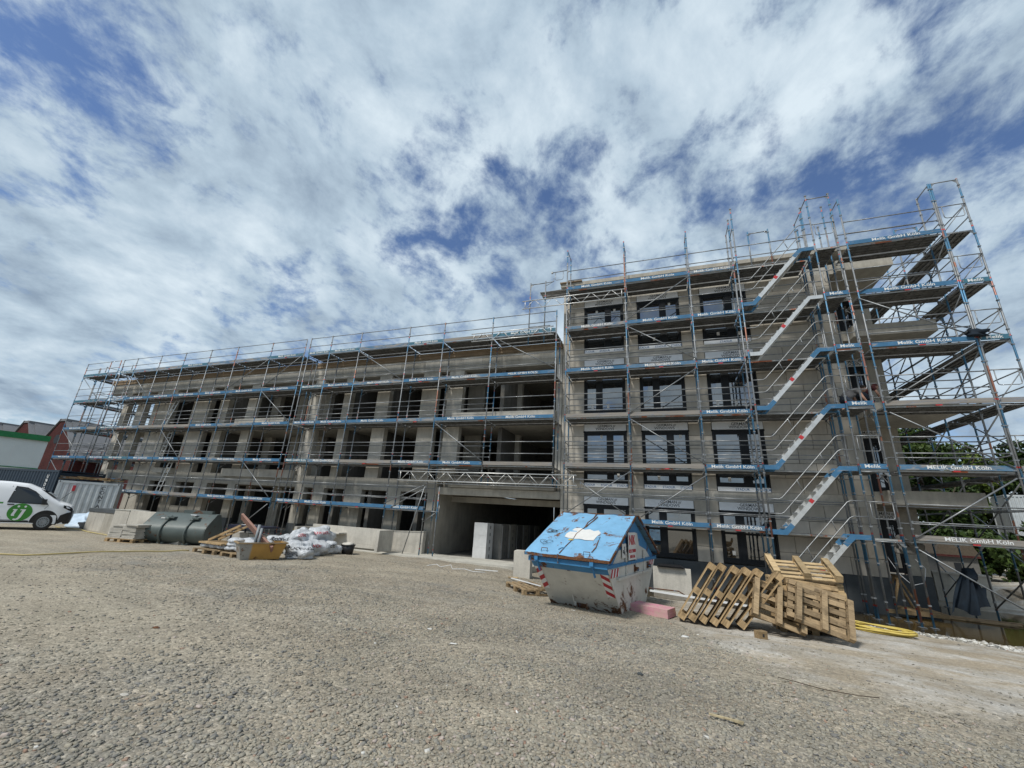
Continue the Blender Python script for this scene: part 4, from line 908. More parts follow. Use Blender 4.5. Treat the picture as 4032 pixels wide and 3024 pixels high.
# fork pocket
b = MB().box(.66, -.13, .0, .69, .06, .30).box(.93, -.13, .0, .96, .06, .30).box(.66, -.13, .0, .96, .02, .02).add([(.66, -.13, .02), (.69, -.13, .02), (.69, -.30, .31), (.66, -.30, .31)], [(0, 1, 2, 3)]); sk('lifting_pocket', b, 'skip_white')
sk('pocket_plate', MB().add([(.69, -.04, .03), (.93, -.04, .03), (.93, -.20, .26), (.69, -.20, .26)], [(0, 1, 2, 3)]), 'skip_edge')
for y, z in ((1.0, 1.0), (2.15, 1.0)):
    sk('lug', MB().cyl((Wd+.03, y, z-.14), .045, .09, 10, 'x').box(Wd+.03, y-.07, z-.2, Wd+.05, y+.07, z-.05), 'skip_edge')
# warning stripes
def stripe_strip(P0, P1, wv, n, nm='warning_stripe', phase=0):
    P0, P1, wv = Vector(P0), Vector(P1), Vector(wv); L_ = (P1-P0); k = n
    nn = L_.cross(wv).normalized()
    if nn.y > 0 or nn.x < -.5: nn = -nn
    off = nn*.006
    sk('reflector_strip', MB().add([P0+off*.5, P1+off*.5, P1+wv+off*.5, P0+wv+off*.5], [(0, 1, 2, 3)]), 'white_paint')
    for i in range(k):
        a = (i+phase)/k; c = (i+.5+phase)/k; sh = .28/k*1.6
        sk(nm, MB().add([P0+L_*a+off, P0+L_*c+off, P0+wv+L_*min(1, c+sh)+off, P0+wv+L_*min(1, a+sh)+off], [(0, 1, 2, 3)]), 'letter_red')
stripe_strip((Wd-.005, -.36, .38), (Wd+.005, -.86, .88), (-.17, 0, 0), 3)
stripe_strip((.0, -.36, .38), (-.01, -.86, .88), (.15, 0, 0), 3)
stripe_strip((Wd+.036, -.80, .80), (Wd+.036, -.25, .80), (0, 0, .16), 3); stripe_strip((Wd+.036, 2.3, .86), (Wd+.036, 2.75, .86), (0, 0, .16), 2)
# notices on the long side
nb = sk('notice', MB().box(Wd+.075, .36, 1.08, Wd+.079, .97, 1.68), 'paper')
for t_, s_, z in (('NIK', .30, 1.50), ('0221/ 298080', .10, 1.27), ('50733 Köln', .085, 1.15)):
    put('lettering', text_mesh(t_, s_, 'letter_red', weight=.02), nb, (Wd+.081, .665, z), (R(90), 0, R(90)))
nb = sk('notice', MB().box(Wd+.04, .0, 1.14, Wd+.044, .30, 1.44), 'paper'); put('pictogram', MB().box(Wd+.046, .05, 1.24, Wd+.047, .11, 1.31).box(Wd+.046, .16, 1.22, Wd+.047, .21, 1.38).box(Wd+.046, .12, 1.2, Wd+.047, .15, 1.27).mesh('pictogram', 'letter_grey'), nb)

# ------------------------------------------------------------------ pallets
def pal_meshes(wood):
    return dict(board=cached('pb'+wood, lambda: MB().box(0, .01, 0, 1.2, .108, .022).mesh('board', wood)),
                cross=cached('pc'+wood, lambda: MB().box(0, 0, 0, .12, .8, .022).mesh('cross_board', wood)),
                block=cached('pk'+wood, lambda: MB().box(0, 0, 0, .12, .1, .078).mesh('block', wood)),
                skid=cached('ps'+wood, lambda: MB().box(0, 0, 0, 1.2, .1, .022).mesh('skid', wood)))
def pallet(label, mat, wood='pallet_wood', group=None, flip=False):
    T = thing('pallet', label, 'pallet', group=group); T.matrix_world = mat
    ms = pal_meshes(wood)
    def z(a, h): return (.144-a-h) if flip else a
    if wood == 'pallet_grey' or flip == 'x':
        for x in (0, .54, 1.08): put('cross_board', ms['cross'], T, (x, 0, z(0, .022)))
    else:
        for y in (0, .35, .70): put('skid', ms['skid'], T, (0, y, z(0, .022)))
    for x in (0, .54, 1.08):
        for y in (0, .35, .70): put('block', ms['block'], T, (x, y, z(.022, .078)))
        put('cross_board', ms['cross'], T, (x, 0, z(.100, .022)))
    for y in ((0, .225, .455, .68) if flip and flip != 'x' else (0, .17, .34, .51, .68)): put('board', ms['board'], T, (random.uniform(-.004, .004), y, z(.122, .022)))
    return T
GP = 'empty wooden pallets by the skip'
ords = ['first', 'second', 'third', 'fourth', 'fifth', 'sixth']
for i in range(6):
    x0 = .12+i*.20; y0 = 10.25-.035*i; a = R(57.5-.7*i+random.uniform(-1, 1)+(-3 if i == 5 else 0))
    ex = Vector((math.cos(a), .06, math.sin(a))).normalized(); ey = Vector((.06+.012*i, 1, -.07)); ey = (ey-ex*ey.dot(ex)).normalized(); ez = ex.cross(ey)
    x0 += .08 if i == 5 else 0
    pallet('%s from the left of the six pallets leaning on edge like books' % ords[i], basis((x0+.14, y0, gg(x0, y0)+.03), ex*1.1, ey, ez), 'pallet_wood', 'pallets leaning on edge')
# tidy stack behind
names_h = ['bottom', 'second', 'third', 'fourth', 'fifth', 'sixth', 'seventh']
gz_s = gg(2.7, 11.2)
for i in range(7):
    T = pallet('%s pallet of the pale stack behind the leaning ones, counted from the ground' % names_h[i], Matrix.Translation((2.12+random.uniform(-.03, .03), 10.75+random.uniform(-.02, .02), gz_s+i*.146)) @ Matrix.Rotation(R(random.uniform(-2, 2)+1), 4, 'Z'), 'pallet_new' if i > 3 else 'pallet_wood', 'pallets stacked flat')
pallet('pale pallet lying tilted on top of the stack, slats open to the front', basis((2.10, 10.72, gz_s+1.05), (1, .02, -.01), (0, .93, .36), (-.0, -.36, .93)), 'pallet_new', 'pallets stacked flat', 'x')
# slumped pallets, faces towards the yard
def slump(x, y, zr, lean, roll, label, wood, flip=False, zz=None):
    ln = R(lean); rl = R(roll)
    ex = Vector((math.cos(rl), 0, math.sin(rl))); upv = Vector((-math.sin(rl)*math.cos(ln), math.sin(ln), math.cos(rl)*math.cos(ln)))
    upv = (upv-ex*upv.dot(ex)).normalized(); ez = ex.cross(upv)
    rz = Matrix.Rotation(R(zr), 3, 'Z'); ex, upv, ez = rz@ex, rz@upv, rz@ez
    pallet(label, basis((x, y, gg(x, y)+(zz if zz is not None else .24)), ex*.74, upv*.92, ez), wood, 'slumped pallets', flip)
slump(1.46, 10.16, 9, 27, -12, 'hindmost of the two slumped pallets in the middle of the heap', 'pallet_wood', True, zz=.26)
slump(1.46, 9.90, 3, 31, -17, 'front slumped pallet in the middle of the heap, its three cross pieces facing the yard', 'pallet_grey', True, zz=.32)
slump(2.20, 10.32, 3, 26, -5, 'hindmost of the three grey slumped pallets at the right of the heap', 'pallet_wood', zz=.30)
slump(2.08, 10.10, -7, 29, -13, 'middle one of the three grey slumped pallets at the right of the heap', 'pallet_grey', zz=.32)
slump(2.16, 9.86, -2, 33, -16, 'front grey slumped pallet at the right end, its blocks towards the yard', 'pallet_grey', True, zz=.30)
pallet('worn pallet lying flat at the right foot of the heap', Matrix.Translation((2.35, 10.72, gg(3.2, 11)-.0)) @ Matrix.Rotation(R(4), 4, 'Z') @ Matrix.Translation((0.12, -.1, 0)), 'pallet_grey', 'pallets stacked flat') if False else None
pallet('old grey pallet lying flat on the gravel left of the skip', Matrix.Translation((-4.22, 11.62, gg(-3.6, 11.3)+.02)) @ Matrix.Rotation(R(-48), 4, 'Z'), 'pallet_grey')
tag(MB().box(-.09, -.06, 0, .09, .06, .13).box(-.02, -.062, .04, .02, -.06, .09, 1).build('wood_block', ['pallet_wood', 'black_plastic'], None, (1.52, 9.45, gg(1.52, 9.45)), (0, 0, R(35))), 'short offcut of timber lying alone before the pallet heap', 'wood block')
# pink foam slab
T = thing('foam_slab', 'thick dirty pink foam board lying right of the skip', 'insulation board', (-.86, 10.66, gg(-.5, 10.7)), R(-20)); MB().box(0, 0, 0, .86, .5, .09).box(.003, .003, .093, .855, .49, .17).build('foam_layer', 'foam_pink', T)
# white plastic profile strips near the left pallet
for (x, y, l, rz, lab) in ((-4.25, 12.1, 1.35, -35, 'white plastic strip lying across the grey pallet'), (-6.2, 13.9, .8, 10, 'pale strip of packing lying before the gateway slab')):
    tag(MB().box(0, 0, 0, l, .04, .02).build('plastic_strip', 'white_paint', None, (x, y, gg(x, y)+(.17 if x > -5 else .01)), (0, 0, R(rz))), lab, 'plastic strip', 'pale strips on the ground')
tag(MB().tube([(-4.75, 13.3, gg(-4.75, 13.3)+.03), (-4.2, 12.6, gg(-4.2, 12.6)+.16)], .02, 5).build('stick', 'pallet_new'), 'pale lath leaning on the old grey pallet', 'lath')
def strap(pts, label, mat='white_film', r=.007, name='packing_strap', cat='strap'):
    return tag(MB().tube([(x, y, gg(x, y)+h) for x, y, h in pts], r, 5).build(name, mat), label, cat)
strap([(-7.9, 13.6, .02), (-7.6, 13.75, .09), (-7.3, 13.5, .04), (-7.0, 13.65, .12), (-6.8, 13.4, .02), (-6.4, 13.5, .05), (-6.0, 13.3, .02), (-5.6, 13.4, .02)], 'tangled white packing strap on the gravel before the gateway')

# ------------------------------------------------------------------ concrete pieces
def conc(name, label, cat, boxes, loc, rz=0, mat='concrete_light', group=None):
    T = thing(name, label, cat, loc, rz, group)
    for i, (pn, bx) in enumerate(boxes): MB().box(*bx).build(pn, mat, T)
    return T
conc('concrete_block', 'squat pale concrete post half hidden behind the left edge of the skip', 'concrete block', [('body', (-.25, -.2, -.4, .3, .35, .46))], (-4.55, 14.0, 0), R(8))
conc('precast_slab', 'upright pale precast slab standing in the puddle between skip and pallets', 'concrete slab', [('face', (0, 0, 0, 1.24, .12, 1.04)), ('foot', (0, .122, 0, 1.24, .9, .12))], (-.50, 16.55, -.9), 0)
b = MB(); [b.box(.1+.02*i, -.08-.02*i, .002+.025*i, 1.0-.05*i, .5, .022+.025*i) for i in range(3)]
T = thing('bitumen_sheets', 'dark flat sheets lying over the top of the upright precast slab', 'sheets', (-.45, 16.5, .14)); b.build('sheet', 'black_plastic', T)
tag(MB().beam((-.6, 16.1, -.60), (2.2, 15.2, -.60), .10, .05).build('timber_batten', 'white_paint'), 'long white painted batten lying at the edge of the puddle', 'batten')
tag(MB().tube([(-.7, 16.3, -.55), (.3, 16.05, -.52), (.5, 16.05, -.62)], .02, 5).build('rusty_pipe', 'skip_edge'), 'thin rusty pipe lying behind the white batten', 'pipe')
# slab apron before the gateway
mb = MB(); poly = [(-13.5,15.9),(-12.6,15.75),(-5.5,15.72),(-4.9,16.2),(-4.9,17.39),(-13.6,17.39)]
mb.prism([(x, y) for x, y in poly], -.62, -.275, 'z'); tag(mb.build('concrete_apron', 'slab_pale'), kind='structure')
# ramp parapet and L-shaped precast frames left of the gate
T = thing('retaining_wall', 'low sloping concrete wall running up to the left side of the gateway', 'wall', (-12, 16.9, -.4)); MB().prism([(-3.2, -.1), (1.9, -.1), (1.9, 1.02), (-3.2, .78)], -.12, .12, 'y').build('wall_body', 'concrete_light', T); MB().prism([(-3.22, .785), (1.91, 1.025), (1.91, 1.06), (-3.22, .82)], -.14, .14, 'y').build('coping', 'slab_pale', T)
conc('concrete_tray', 'shallow concrete tray standing on edge behind the white sacks', 'concrete frame', [('base', (0, 0, .0, 4.5, .1, .16)), ('side', (0, -.9, .165, .16, .1, .72)), ('back', (.165, .0, .165, 4.5, .1, .84)), ('side', (4.505, -.9, 0, 4.65, .1, .84)), ('shelf', (.3, -.5, .52, 2.2, -.01, .58))], (-15.9, 16.1, -.2), 0)
conc('concrete_blocks', 'pale concrete blocks on the ground behind the dark worktable', 'concrete block', [('block', (0, 0, 0, 1.1, .5, .52)), ('block', (1.13, 0, 0, 2.6, .5, .50))], (-17.6, 13.4, -.3), R(3))
# big wall elements left of the bucket
wz = -.22
T = thing('retaining_wall', 'long pale concrete L wall between bucket and far scaffold', 'wall', (-22.9, 11.9, wz-.1), R(2))
MB().box(0, 0, 0, .95, .75, 1.12).build('end_block', 'concrete_light', T); MB().box(.955, .02, 0, 4.9, .3, 1.14).build('wall_body', 'concrete_light', T); MB().box(3.2, -.9, 0, 3.45, .015, .72).build('side_fin', 'concrete', T); MB().box(.96, -.35, .0, 4.9, .015, .2).build('foot', 'concrete_light', T)
MB().box(-.02, -.02, 1.125, .97, .77, 1.145).build('coping', 'slab_pale', T); MB().box(3.5, .0, 1.145, 5.0, .4, 1.17).build('cap_sheet', 'white_film', T)
T = thing('precast_blocks', 'pair of square concrete blocks under a dark cap, next to the van', 'concrete block', (-25.7, 12.35, wz-.1), R(-4))
for x0, x1 in ((0, .72), (.735, 1.5), (1.515, 2.3)): MB().box(x0, 0, 0, x1, .8, .93).build('block', 'concrete_light' if x0 < 1 else 'concrete', T)
MB().box(-.03, -.03, .935, 2.33, .85, 1.08).build('dark_cap', 'plinth_coating', T)
# gateway insulation stacks
T = thing('insulation_stack', 'tall pale shrink wrapped stack of boards at the gateway mouth', 'insulation stack', (-8.1, 17.75, -.37), R(-5))
MB().box(0, 0, 0, .66, .62, .5).box(.004, .004, .504, .656, .616, 1.0).box(0, 0, 1.004, .66, .62, 1.53).build('wrapped_package', 'stack_wrap', T)
for i in range(4):
    for k in range(5):
        put('print_mark', cached('prm', lambda: MB().box(0, 0, 0, .003, .07, .14).mesh('print_mark', 'stack_dark')), T, (.661, .28, .08+k*.3)) if i == 0 else None
for j in range(6):
    y = 18.55+j*.95; x = -8.0+j*.03
    T = thing('insulation_stack', '%s wrapped board stack behind the pale one in the dark gateway' % ['first', 'second', 'third', 'fourth', 'fifth', 'sixth'][j], 'insulation stack', (x, y, -.37), R(-3), 'wrapped stacks receding into the gateway')
    MB().box(0, 0, 0, .95, .8, 1.5-.02*j).build('package', 'concrete' if j % 2 else 'concrete_dark', T); MB().box(.952, .03, .02, .957, .09, 1.45).build('corner_strip', 'stack_wrap', T)
    for k in range(4): put('print_mark', CACHE['prm'], T, (.953, .4, .15+k*.32))
# ------------------------------------------------------------------ paving slabs on a pallet
T0 = pallet('low pallet under the stack of grey paving slabs', Matrix.Translation((-20.0, 10.35, gg(-19, 11)+.0)) @ Matrix.Rotation(R(14), 4, 'Z'), 'pallet_wood')
T = thing('paving_slab_stack', 'loose stack of grey paving slabs on a pallet left of the bucket', 'paving slabs', (-19.98, 10.4, gg(-19, 11)+.15), R(14))
for k in range(10):
    for i in range(2):
        for j in range(2):
            if k > 8 and i == 0: continue
            wx = .1*(k > 7); put('paving_slab', cached('psl', lambda: MB().box(0, 0, 0, .55, .38, .046).mesh('paving_slab', 'concrete_light')), T, (i*.565+random.uniform(-.02, .02)+wx, j*.39+random.uniform(-.02, .02)-.05*(k > 8), k*.052), (0, 0, R(random.uniform(-3, 3))))
# ------------------------------------------------------------------ loader bucket, seen from behind
T = thing('loader_bucket', 'grey steel loader bucket lying with its curved back to the yard', 'bucket', (-19.35, 11.35, gg(-18, 12)), R(27))
prof = []
for a in np.linspace(-90, 20, 12): prof.append((-.0-.46*math.cos(R(a)), .47+.45*math.sin(R(a))))
prof = [(.95, .02)] + prof + [(-.36, .72), (.16, 1.14), (.46, 1.16)]
Lb = 2.3; inner = [(y+.03, z) for y, z in prof]
b = MB(); n_ = len(prof)
b.add([(0, y, z) for y, z in prof]+[(Lb, y, z) for y, z in prof], [(i, i+1, i+1+n_, i+n_) for i in range(n_-1)], 0, True)
b.add([(0, y+.025, z+.012) for y, z in prof]+[(Lb, y+.025, z+.012) for y, z in prof], [(i+n_, i+1+n_, i+1, i) for i in range(n_-1)], 0, True)
b.build('shell', 'loader_grey', T)
for x in (0, Lb):
    MB().prism(prof+[(.95, .3)], x-.015, x+.015, 'x').build('side_plate', 'loader_grey', T)
MB().box(.1, .2, 1.13, Lb-.1, .27, 1.17).build('top_edge', 'loader_grey', T); MB().box(.9, .35, 1.15, 2.0, .55, 1.28).build('top_guard', 'loader_grey', T)
for x in (.72, 1.62):
    pts = [(x, .0, 1.02), (x, -.12, .95), (x, -.3, .82), (x, -.44, .68), (x+.0, -.52, .48), (x, -.48, .25), (x, -.30, .06)]
    MB().tube(pts, [.05, .05, .04, .035, .035, .04, .05], 7).build('rib', 'loader_grey', T); MB().box(x-.03, -.22, .96, x+.22, .0, 1.02).cyl((x-.06, -.2, .93), .06, .12, 10, 'x').build('hook', 'loader_grey', T)
    MB().box(x-.1, -.32, -.02, x+.12, -.1, .08).build('foot', 'loader_grey', T)
MB().box(.42, -.14, .93, .56, -.125, .98).build('label_plate', 'paper', T)
# ------------------------------------------------------------------ small building stuff between bucket and sacks
def lump(name, c, r, seed, mat, parent=None, n=(18, 12), amp=.16, sq=.8):
    rr = np.random.RandomState(seed); W3 = rr.normal(0, 1, (10, 3)); ph = rr.uniform(0, 6, 10)
    def rad(v): return 1+amp*sum(math.sin(3.2*(W3[k] @ v)+ph[k])*.28 for k in range(10)) + amp*.35*math.sin(14*v[0]+9*v[2]+ph[0])*.3
    b = MB(); vs = []; nu, nv = n
    def P(u, v):
        d_ = np.array([math.cos(u)*math.sin(v), math.sin(u)*math.sin(v), math.cos(v)]); q = rad(d_)
        e = [math.copysign(abs(k)**sq, k) for k in d_]
        z = e[2]*q*r[2]; z = max(z, -r[2]*.72)
        return (c[0]+e[0]*q*r[0], c[1]+e[1]*q*r[1], c[2]+z)
    for j in range(nv+1):
        for i in range(nu): vs.append(P(2*math.pi*i/nu, math.pi*j/nv))
    fs = [(j*nu+i, (j+1)*nu+i, (j+1)*nu+(i+1) % nu, j*nu+(i+1) % nu) for j in range(nv) for i in range(nu)]
    b.add(vs, fs, 0, True); o = b.build(name, mat, parent); return o, P
T = thing('wrapped_sacks', 'flat pallet load of wrapped bags under loose boards, right of the bucket', 'bags', (-15.3, 10.75, gg(-15, 10.8)), R(-4))
p0 = pallet('half buried pallet under the wrapped bags right of the bucket', Matrix.Translation((-15.45, 10.6, gg(-15, 10.8))) @ Matrix.Rotation(R(-4), 4, 'Z'), 'pallet_grey')
for i in range(3):
    for j in range(2): lump('bag', (.1+.4*i, .2+.38*j, .24), (.23, .2, .09), i*3+j, 'sack_plastic', T, (12, 8), .1)
for k in range(5): MB().box(-.1, -.05+.16*k, .31, 1.15, .08+.16*k, .36).build('board', 'pallet_wood', T)
T = thing('wooden_ladder', 'old wooden ladder frame propped over the wrapped bags', 'wood frame', (-15.2, 10.9, gg(-15, 10.8)+.4), R(10))
for y in (0, .42): MB().beam((0, y, 0), (1.15, y, .55), .05, .07).build('rail', 'pallet_wood', T)
for t in (.25, .5, .75): MB().tube([(1.15*t, 0, .55*t), (1.15*t+.1, .21, .55*t+.02), (1.15*t, .42, .55*t)], .025, 6).build('rung', 'pallet_wood', T)
T = thing('wrapped_sacks', 'two layers of white wrapped bags on a pallet left of the orange tub', 'bags', (-13.85, 10.7, gg(-13.6, 10.8)), R(-6))
pallet('grey pallet under the white wrapped bags left of the orange tub', Matrix.Translation((-13.95, 10.5, gg(-13.6, 10.8))) @ Matrix.Rotation(R(-6), 4, 'Z'), 'pallet_grey')
for l in range(3):
    for i in range(3):
        for j in range(2):
            if l == 2 and i == 1: continue
            lump('bag', (.1+.42*i, .15+.42*j, .25+.12*l), (.25, .24, .09), l*7+i*3+j, 'sack_plastic', T, (12, 8), .14)
# tub
T = thing('mortar_tub', 'large orange mortar tub with dried grey mortar on its left part', 'tub', (-12.55, 10.0, gg(-12.3, 10.4)), R(62))
a0, a1, h = (.12, .10), (1.22, .62), .5
B = [(.14, .1), (1.24, .1), (1.24, .62), (.14, .62)]; Tp = [(0, 0), (1.38, 0), (1.38, .72), (0, .72)]
b = MB(); b.add([(x, y, 0) for x, y in B]+[(x, y, h) for x, y in Tp], [(3, 2, 1, 0)]+[(i, (i+1) % 4, (i+1) % 4+4, i+4) for i in range(4)])
b.add([(x*.97+.02, y*.95+.02, .02) for x, y in B]+[(x*.97+.02, y*.95+.02, h) for x, y in Tp], [(0, 1, 2, 3)]+[(i+4, (i+1) % 4+4, (i+1) % 4, i) for i in range(4)])
b.build('tub_body', 'tub_orange', T)
MB().box(-.03, -.03, h-.02, 1.41, .01, h+.02).box(-.03, .71, h-.02, 1.41, .75, h+.02).box(-.03, .012, h-.02, .01, .708, h+.02).box(1.37, .012, h-.02, 1.41, .708, h+.02).build('rim', 'pallet_grey', T)
T['label'] = 'large orange mortar tub with weathered rim in front of the white bags'
lump('mortar', (.7, .36, .28), (.55, .28, .14), 9, 'concrete_dark', T)
T = thing('timber_board', 'reddish wide board sticking up out of the orange tub', 'board', (-12.35, 10.75, gg(-12.3, 10.6)+.3)); MB().beam((.25, .1, 0), (-1.45, .1, .95), .07, .24, upv=(0, -.5, 1)).build('board', 'board_red', T)
T = thing('pipes', 'two grey plastic pipes standing in the tub beside the board', 'pipe', (-12.55, 10.65, gg(-12.3, 10.6)+.25))
MB().tube([(-.15, 0, 0), (-.22, .1, .78)], .045, 8).build('pipe', 'pipe_grey', T); MB().tube([(.02, 0, 0), (-.08, .1, .68)], .04, 8).build('pipe', 'pipe_grey', T)
# table
T = thing('worktable', 'dark blue steel worktable with papers on top behind the tub', 'table', (-17.05, 12.9, gg(-16, 12.9)), R(2))
MB().box(0, 0, .76, 1.9, .8, .82).box(0, 0, .70, 1.9, .03, .759).build('table_top', 'dark_blue_steel', T)
for x in (.12, 1.75):
    for y in (.08, .70): MB().box(x, y, 0, x+.05, y+.05, .70).build('leg', 'dark_blue_steel', T)
tag(MB().box(0, 0, 0, .5, .3, .012).build('papers', 'paper', None, (-16.6, 13.1, gg(-16, 12.9)+.825), (0, 0, .3)), 'white papers lying on the dark worktable', 'papers')
tag(MB().cyl((0, 0, 0), .14, .3, 12, 'z', 0, .17).build('bucket', 'hose_yellow', None, (-17.3, 16.7, .0)), 'small yellow bucket behind the worktable in the scaffold', 'bucket')
# white sacks
SG = 'white sacks heaped right of the orange tub'
sacks = [((-12.05, 11.95), (.52, .36, .34), 20, 'left sack of the heap, striped end towards the tub', 0, .27), ((-12.2, 12.75), (.60, .42, .36), 70, 'big front sack in the middle with bold lettering', 0, .28), ((-12.6, 13.6), (.62, .38, .30), 60, 'lower right sack beside the black bucket', 0, .22),
         ((-12.9, 12.9), (.58, .45, .36), 110, 'upper middle sack lying over the big front one', .38, .3), ((-13.6, 12.7), (.55, .42, .34), 80, 'rear left sack partly hidden by the others', .18, .25), ((-12.9, 13.7), (.62, .45, .36), 100, 'topmost sack of the white heap', .46, .3), ((-13.3, 13.5), (.5, .45, .34), 20, 'rear sack under the topmost one', .2, .3)]
for i, (c, r_, rz, lab, zz, hh) in enumerate(sacks):
    T = thing('sack', 'white plastic sack, '+lab, 'sack', (c[0], c[1], gg(*c)), R(rz), SG)
    r_ = tuple(k*.88 for k in r_); o, P = lump('sack_body', (0, 0, hh*.9+zz*.85), r_, 30+i, 'sack_plastic', T, (30, 20), .30, .85)
    # print wrapped on the side of the sack that faces the yard
    tm = text_mesh(['ROCKWOOL', 'ROCKWOOL', 'ROCKWOOL', 'CONLIT', 'ROCKWOOL', 'ROCKWOOL', 'ROCKWOOL'][i], .19, 'letter_red' if i % 2 else 'letter_grey', depth=0, weight=.03)
    bm_ = tm.copy(); view = math.atan2(-c[1], -c[0])-R(rz)
    for v_ in bm_.vertices:
        u = view+v_.co.x/.55*(.9)+random.choice([0]); vv = R(72)-v_.co.y/.42
        p = Vector(P(u, vv)); cc = Vector((0, 0, hh*.9+zz*.85)); v_.co = cc+(p-cc)*1.012
    put('print', bm_, T)
    if i in (0,):
        for k in range(4):
            q = MB(); q.tube([Vector((0, 0, hh*.9))+(Vector(P(view-.9+.05*s_, R(112-7*k)))-Vector((0, 0, hh*.9)))*1.01 for s_ in range(14)], .01, 4); q.build('stripe', 'letter_grey', T)
T = thing('bucket', 'black plastic builders bucket full of rubble at the right end of the sacks', 'bucket', (-12.15, 14.5, gg(-12.2, 14.5)), 0)
MB().tube([(0, 0, 0), (0, 0, .36)], [.21, .27], 16).build('bucket_body', 'black_plastic', T); MB().tube([(0, 0, .34), (0, 0, .365)], [.29, .29], 16).build('rim', 'black_plastic', T); lump('rubble', (0, 0, .36), (.22, .22, .09), 77, 'concrete_light', T)
# hoses and cable
def hose(label, pts, r, mat, name='hose', cat='hose', sm=6):
    P_ = [Vector((x, y, 0)) for x, y in pts]; out = []
    for i in range(len(P_)-1):
        p0, p1, p2, p3 = P_[max(i-1, 0)], P_[i], P_[i+1], P_[min(i+2, len(P_)-1)]
        for k in range(sm):
            t = k/sm; q = .5*((2*p1)+(-p0+p2)*t+(2*p0-5*p1+4*p2-p3)*t*t+(-p0+3*p1-3*p2+p3)*t**3); out.append((q.x, q.y, gg(q.x, q.y)+r+.012))
    out.append((P_[-1].x, P_[-1].y, gg(P_[-1].x, P_[-1].y)+r)); return tag(MB().tube(out, r, 6).build(name, mat), label, cat)
hose('pale yellow hose stretched across the gravel from the left edge', [(-20, 4.5), (-16.3, 6.35), (-16.0, 8), (-15.8, 9.5), (-15.6, 10.6)], .02, 'hose_pale')
hose('pale yellow cable running past the van front to the concrete blocks', [(-27, 11.9), (-25.6, 11.8), (-24.0, 11.7), (-22.2, 11.4), (-21.0, 11.2)], .018, 'hose_pale', 'cable', 'cable')
T = thing('hose_coil', 'flat coil of yellow hose lying right of the pallets by the puddle', 'hose', (4.42, 12.75, gg(4.4, 12.7)), R(-30))
for k in range(6): b = MB(); b.tube([((.56+.05*(k%3))*math.cos(a)+.05*math.sin(2*a+2*k), (.24+.05*((k*2)%5)/2)*math.sin(a)+.04*math.cos(2*a+k), .035+.016*k+.02*math.sin(2*a+1.7*k)) for a in np.linspace(0, 6.2, 30)], .019, 6); b.build('hose_loop', 'hose_yellow', T)
# small litter in the foreground
tag(MB().beam((0, 0, .02), (.27, -.05, .022), .022, .012).beam((.1, -.02, .025), (.26, -.08, .02), .014, .01).build('wood_splinter', 'stick_wood', None, (.28, 4.75, gg(.3, 4.75)+.01)), 'pale split splinter of wood on the gravel in the foreground', 'wood splinter')
strap([(1.15, 6.35, .02), (1.3, 6.25, .03), (1.55, 6.2, .02), (1.85, 6.15, .03), (2.05, 6.2, .02)], 'thin dark twig lying on the gravel below the pallets', 'bark', .005, 'twig', 'twig')
def lit(name, label, cat, x, y, s_, mat, seed): s_ = tuple(k*.6 for k in s_); o, _ = lump(name, (0, 0, s_[2]*.6), s_, seed, mat, None, (10, 7), .5); o.location = (x, y, gg(x, y)); return tag(o, label, cat)
lit('paper_scrap', 'white crumpled paper scrap on the open gravel, the farther of two', 'paper scrap', -3.35, 6.05, (.07, .04, .012), 'paper', 3); lit('paper_scrap', 'white crumpled paper scrap on the open gravel, the nearer of two', 'paper scrap', -2.7, 5.55, (.09, .035, .012), 'paper', 4)
lit('plaster_scrap', 'white plaster flake on the sandy edge before the pallets', 'plaster scrap', .2, 8.25, (.09, .07, .015), 'paper', 5); lit('paper_scrap', 'white scrap lying in front of the skip', 'paper scrap', -1.95, 9.65, (.07, .03, .01), 'paper', 6)
lit('brick_shard', 'flat red brick shard on the gravel at the left', 'brick shard', -6.25, 4.1, (.07, .04, .02), 'skip_edge', 8)
lit('plaster_heap', 'small patch of white plaster crumbs at the lower left', 'plaster crumbs', -4.35, 2.75, (.07, .035, .006), 'concrete_light', 9); lit('stone', 'dark angular stone lying alone on the gravel, lower centre', 'stone', -.35, 5.55, (.045, .035, .03), 'plinth_coating', 12)
T = thing('plastic_bag', 'pale blue crumpled plastic sheeting behind the van bumper', 'plastic sheet', (-26.6, 13.0, gg(-26.6, 13))); lump('sheet', (0, 0, .28), (.75, .5, .36), 41, 'bag_light_blue', T, (22, 14), .5); MB().box(.1, -.55, 0, .75, -.2, .28).build('dark_case', 'black_plastic', T)
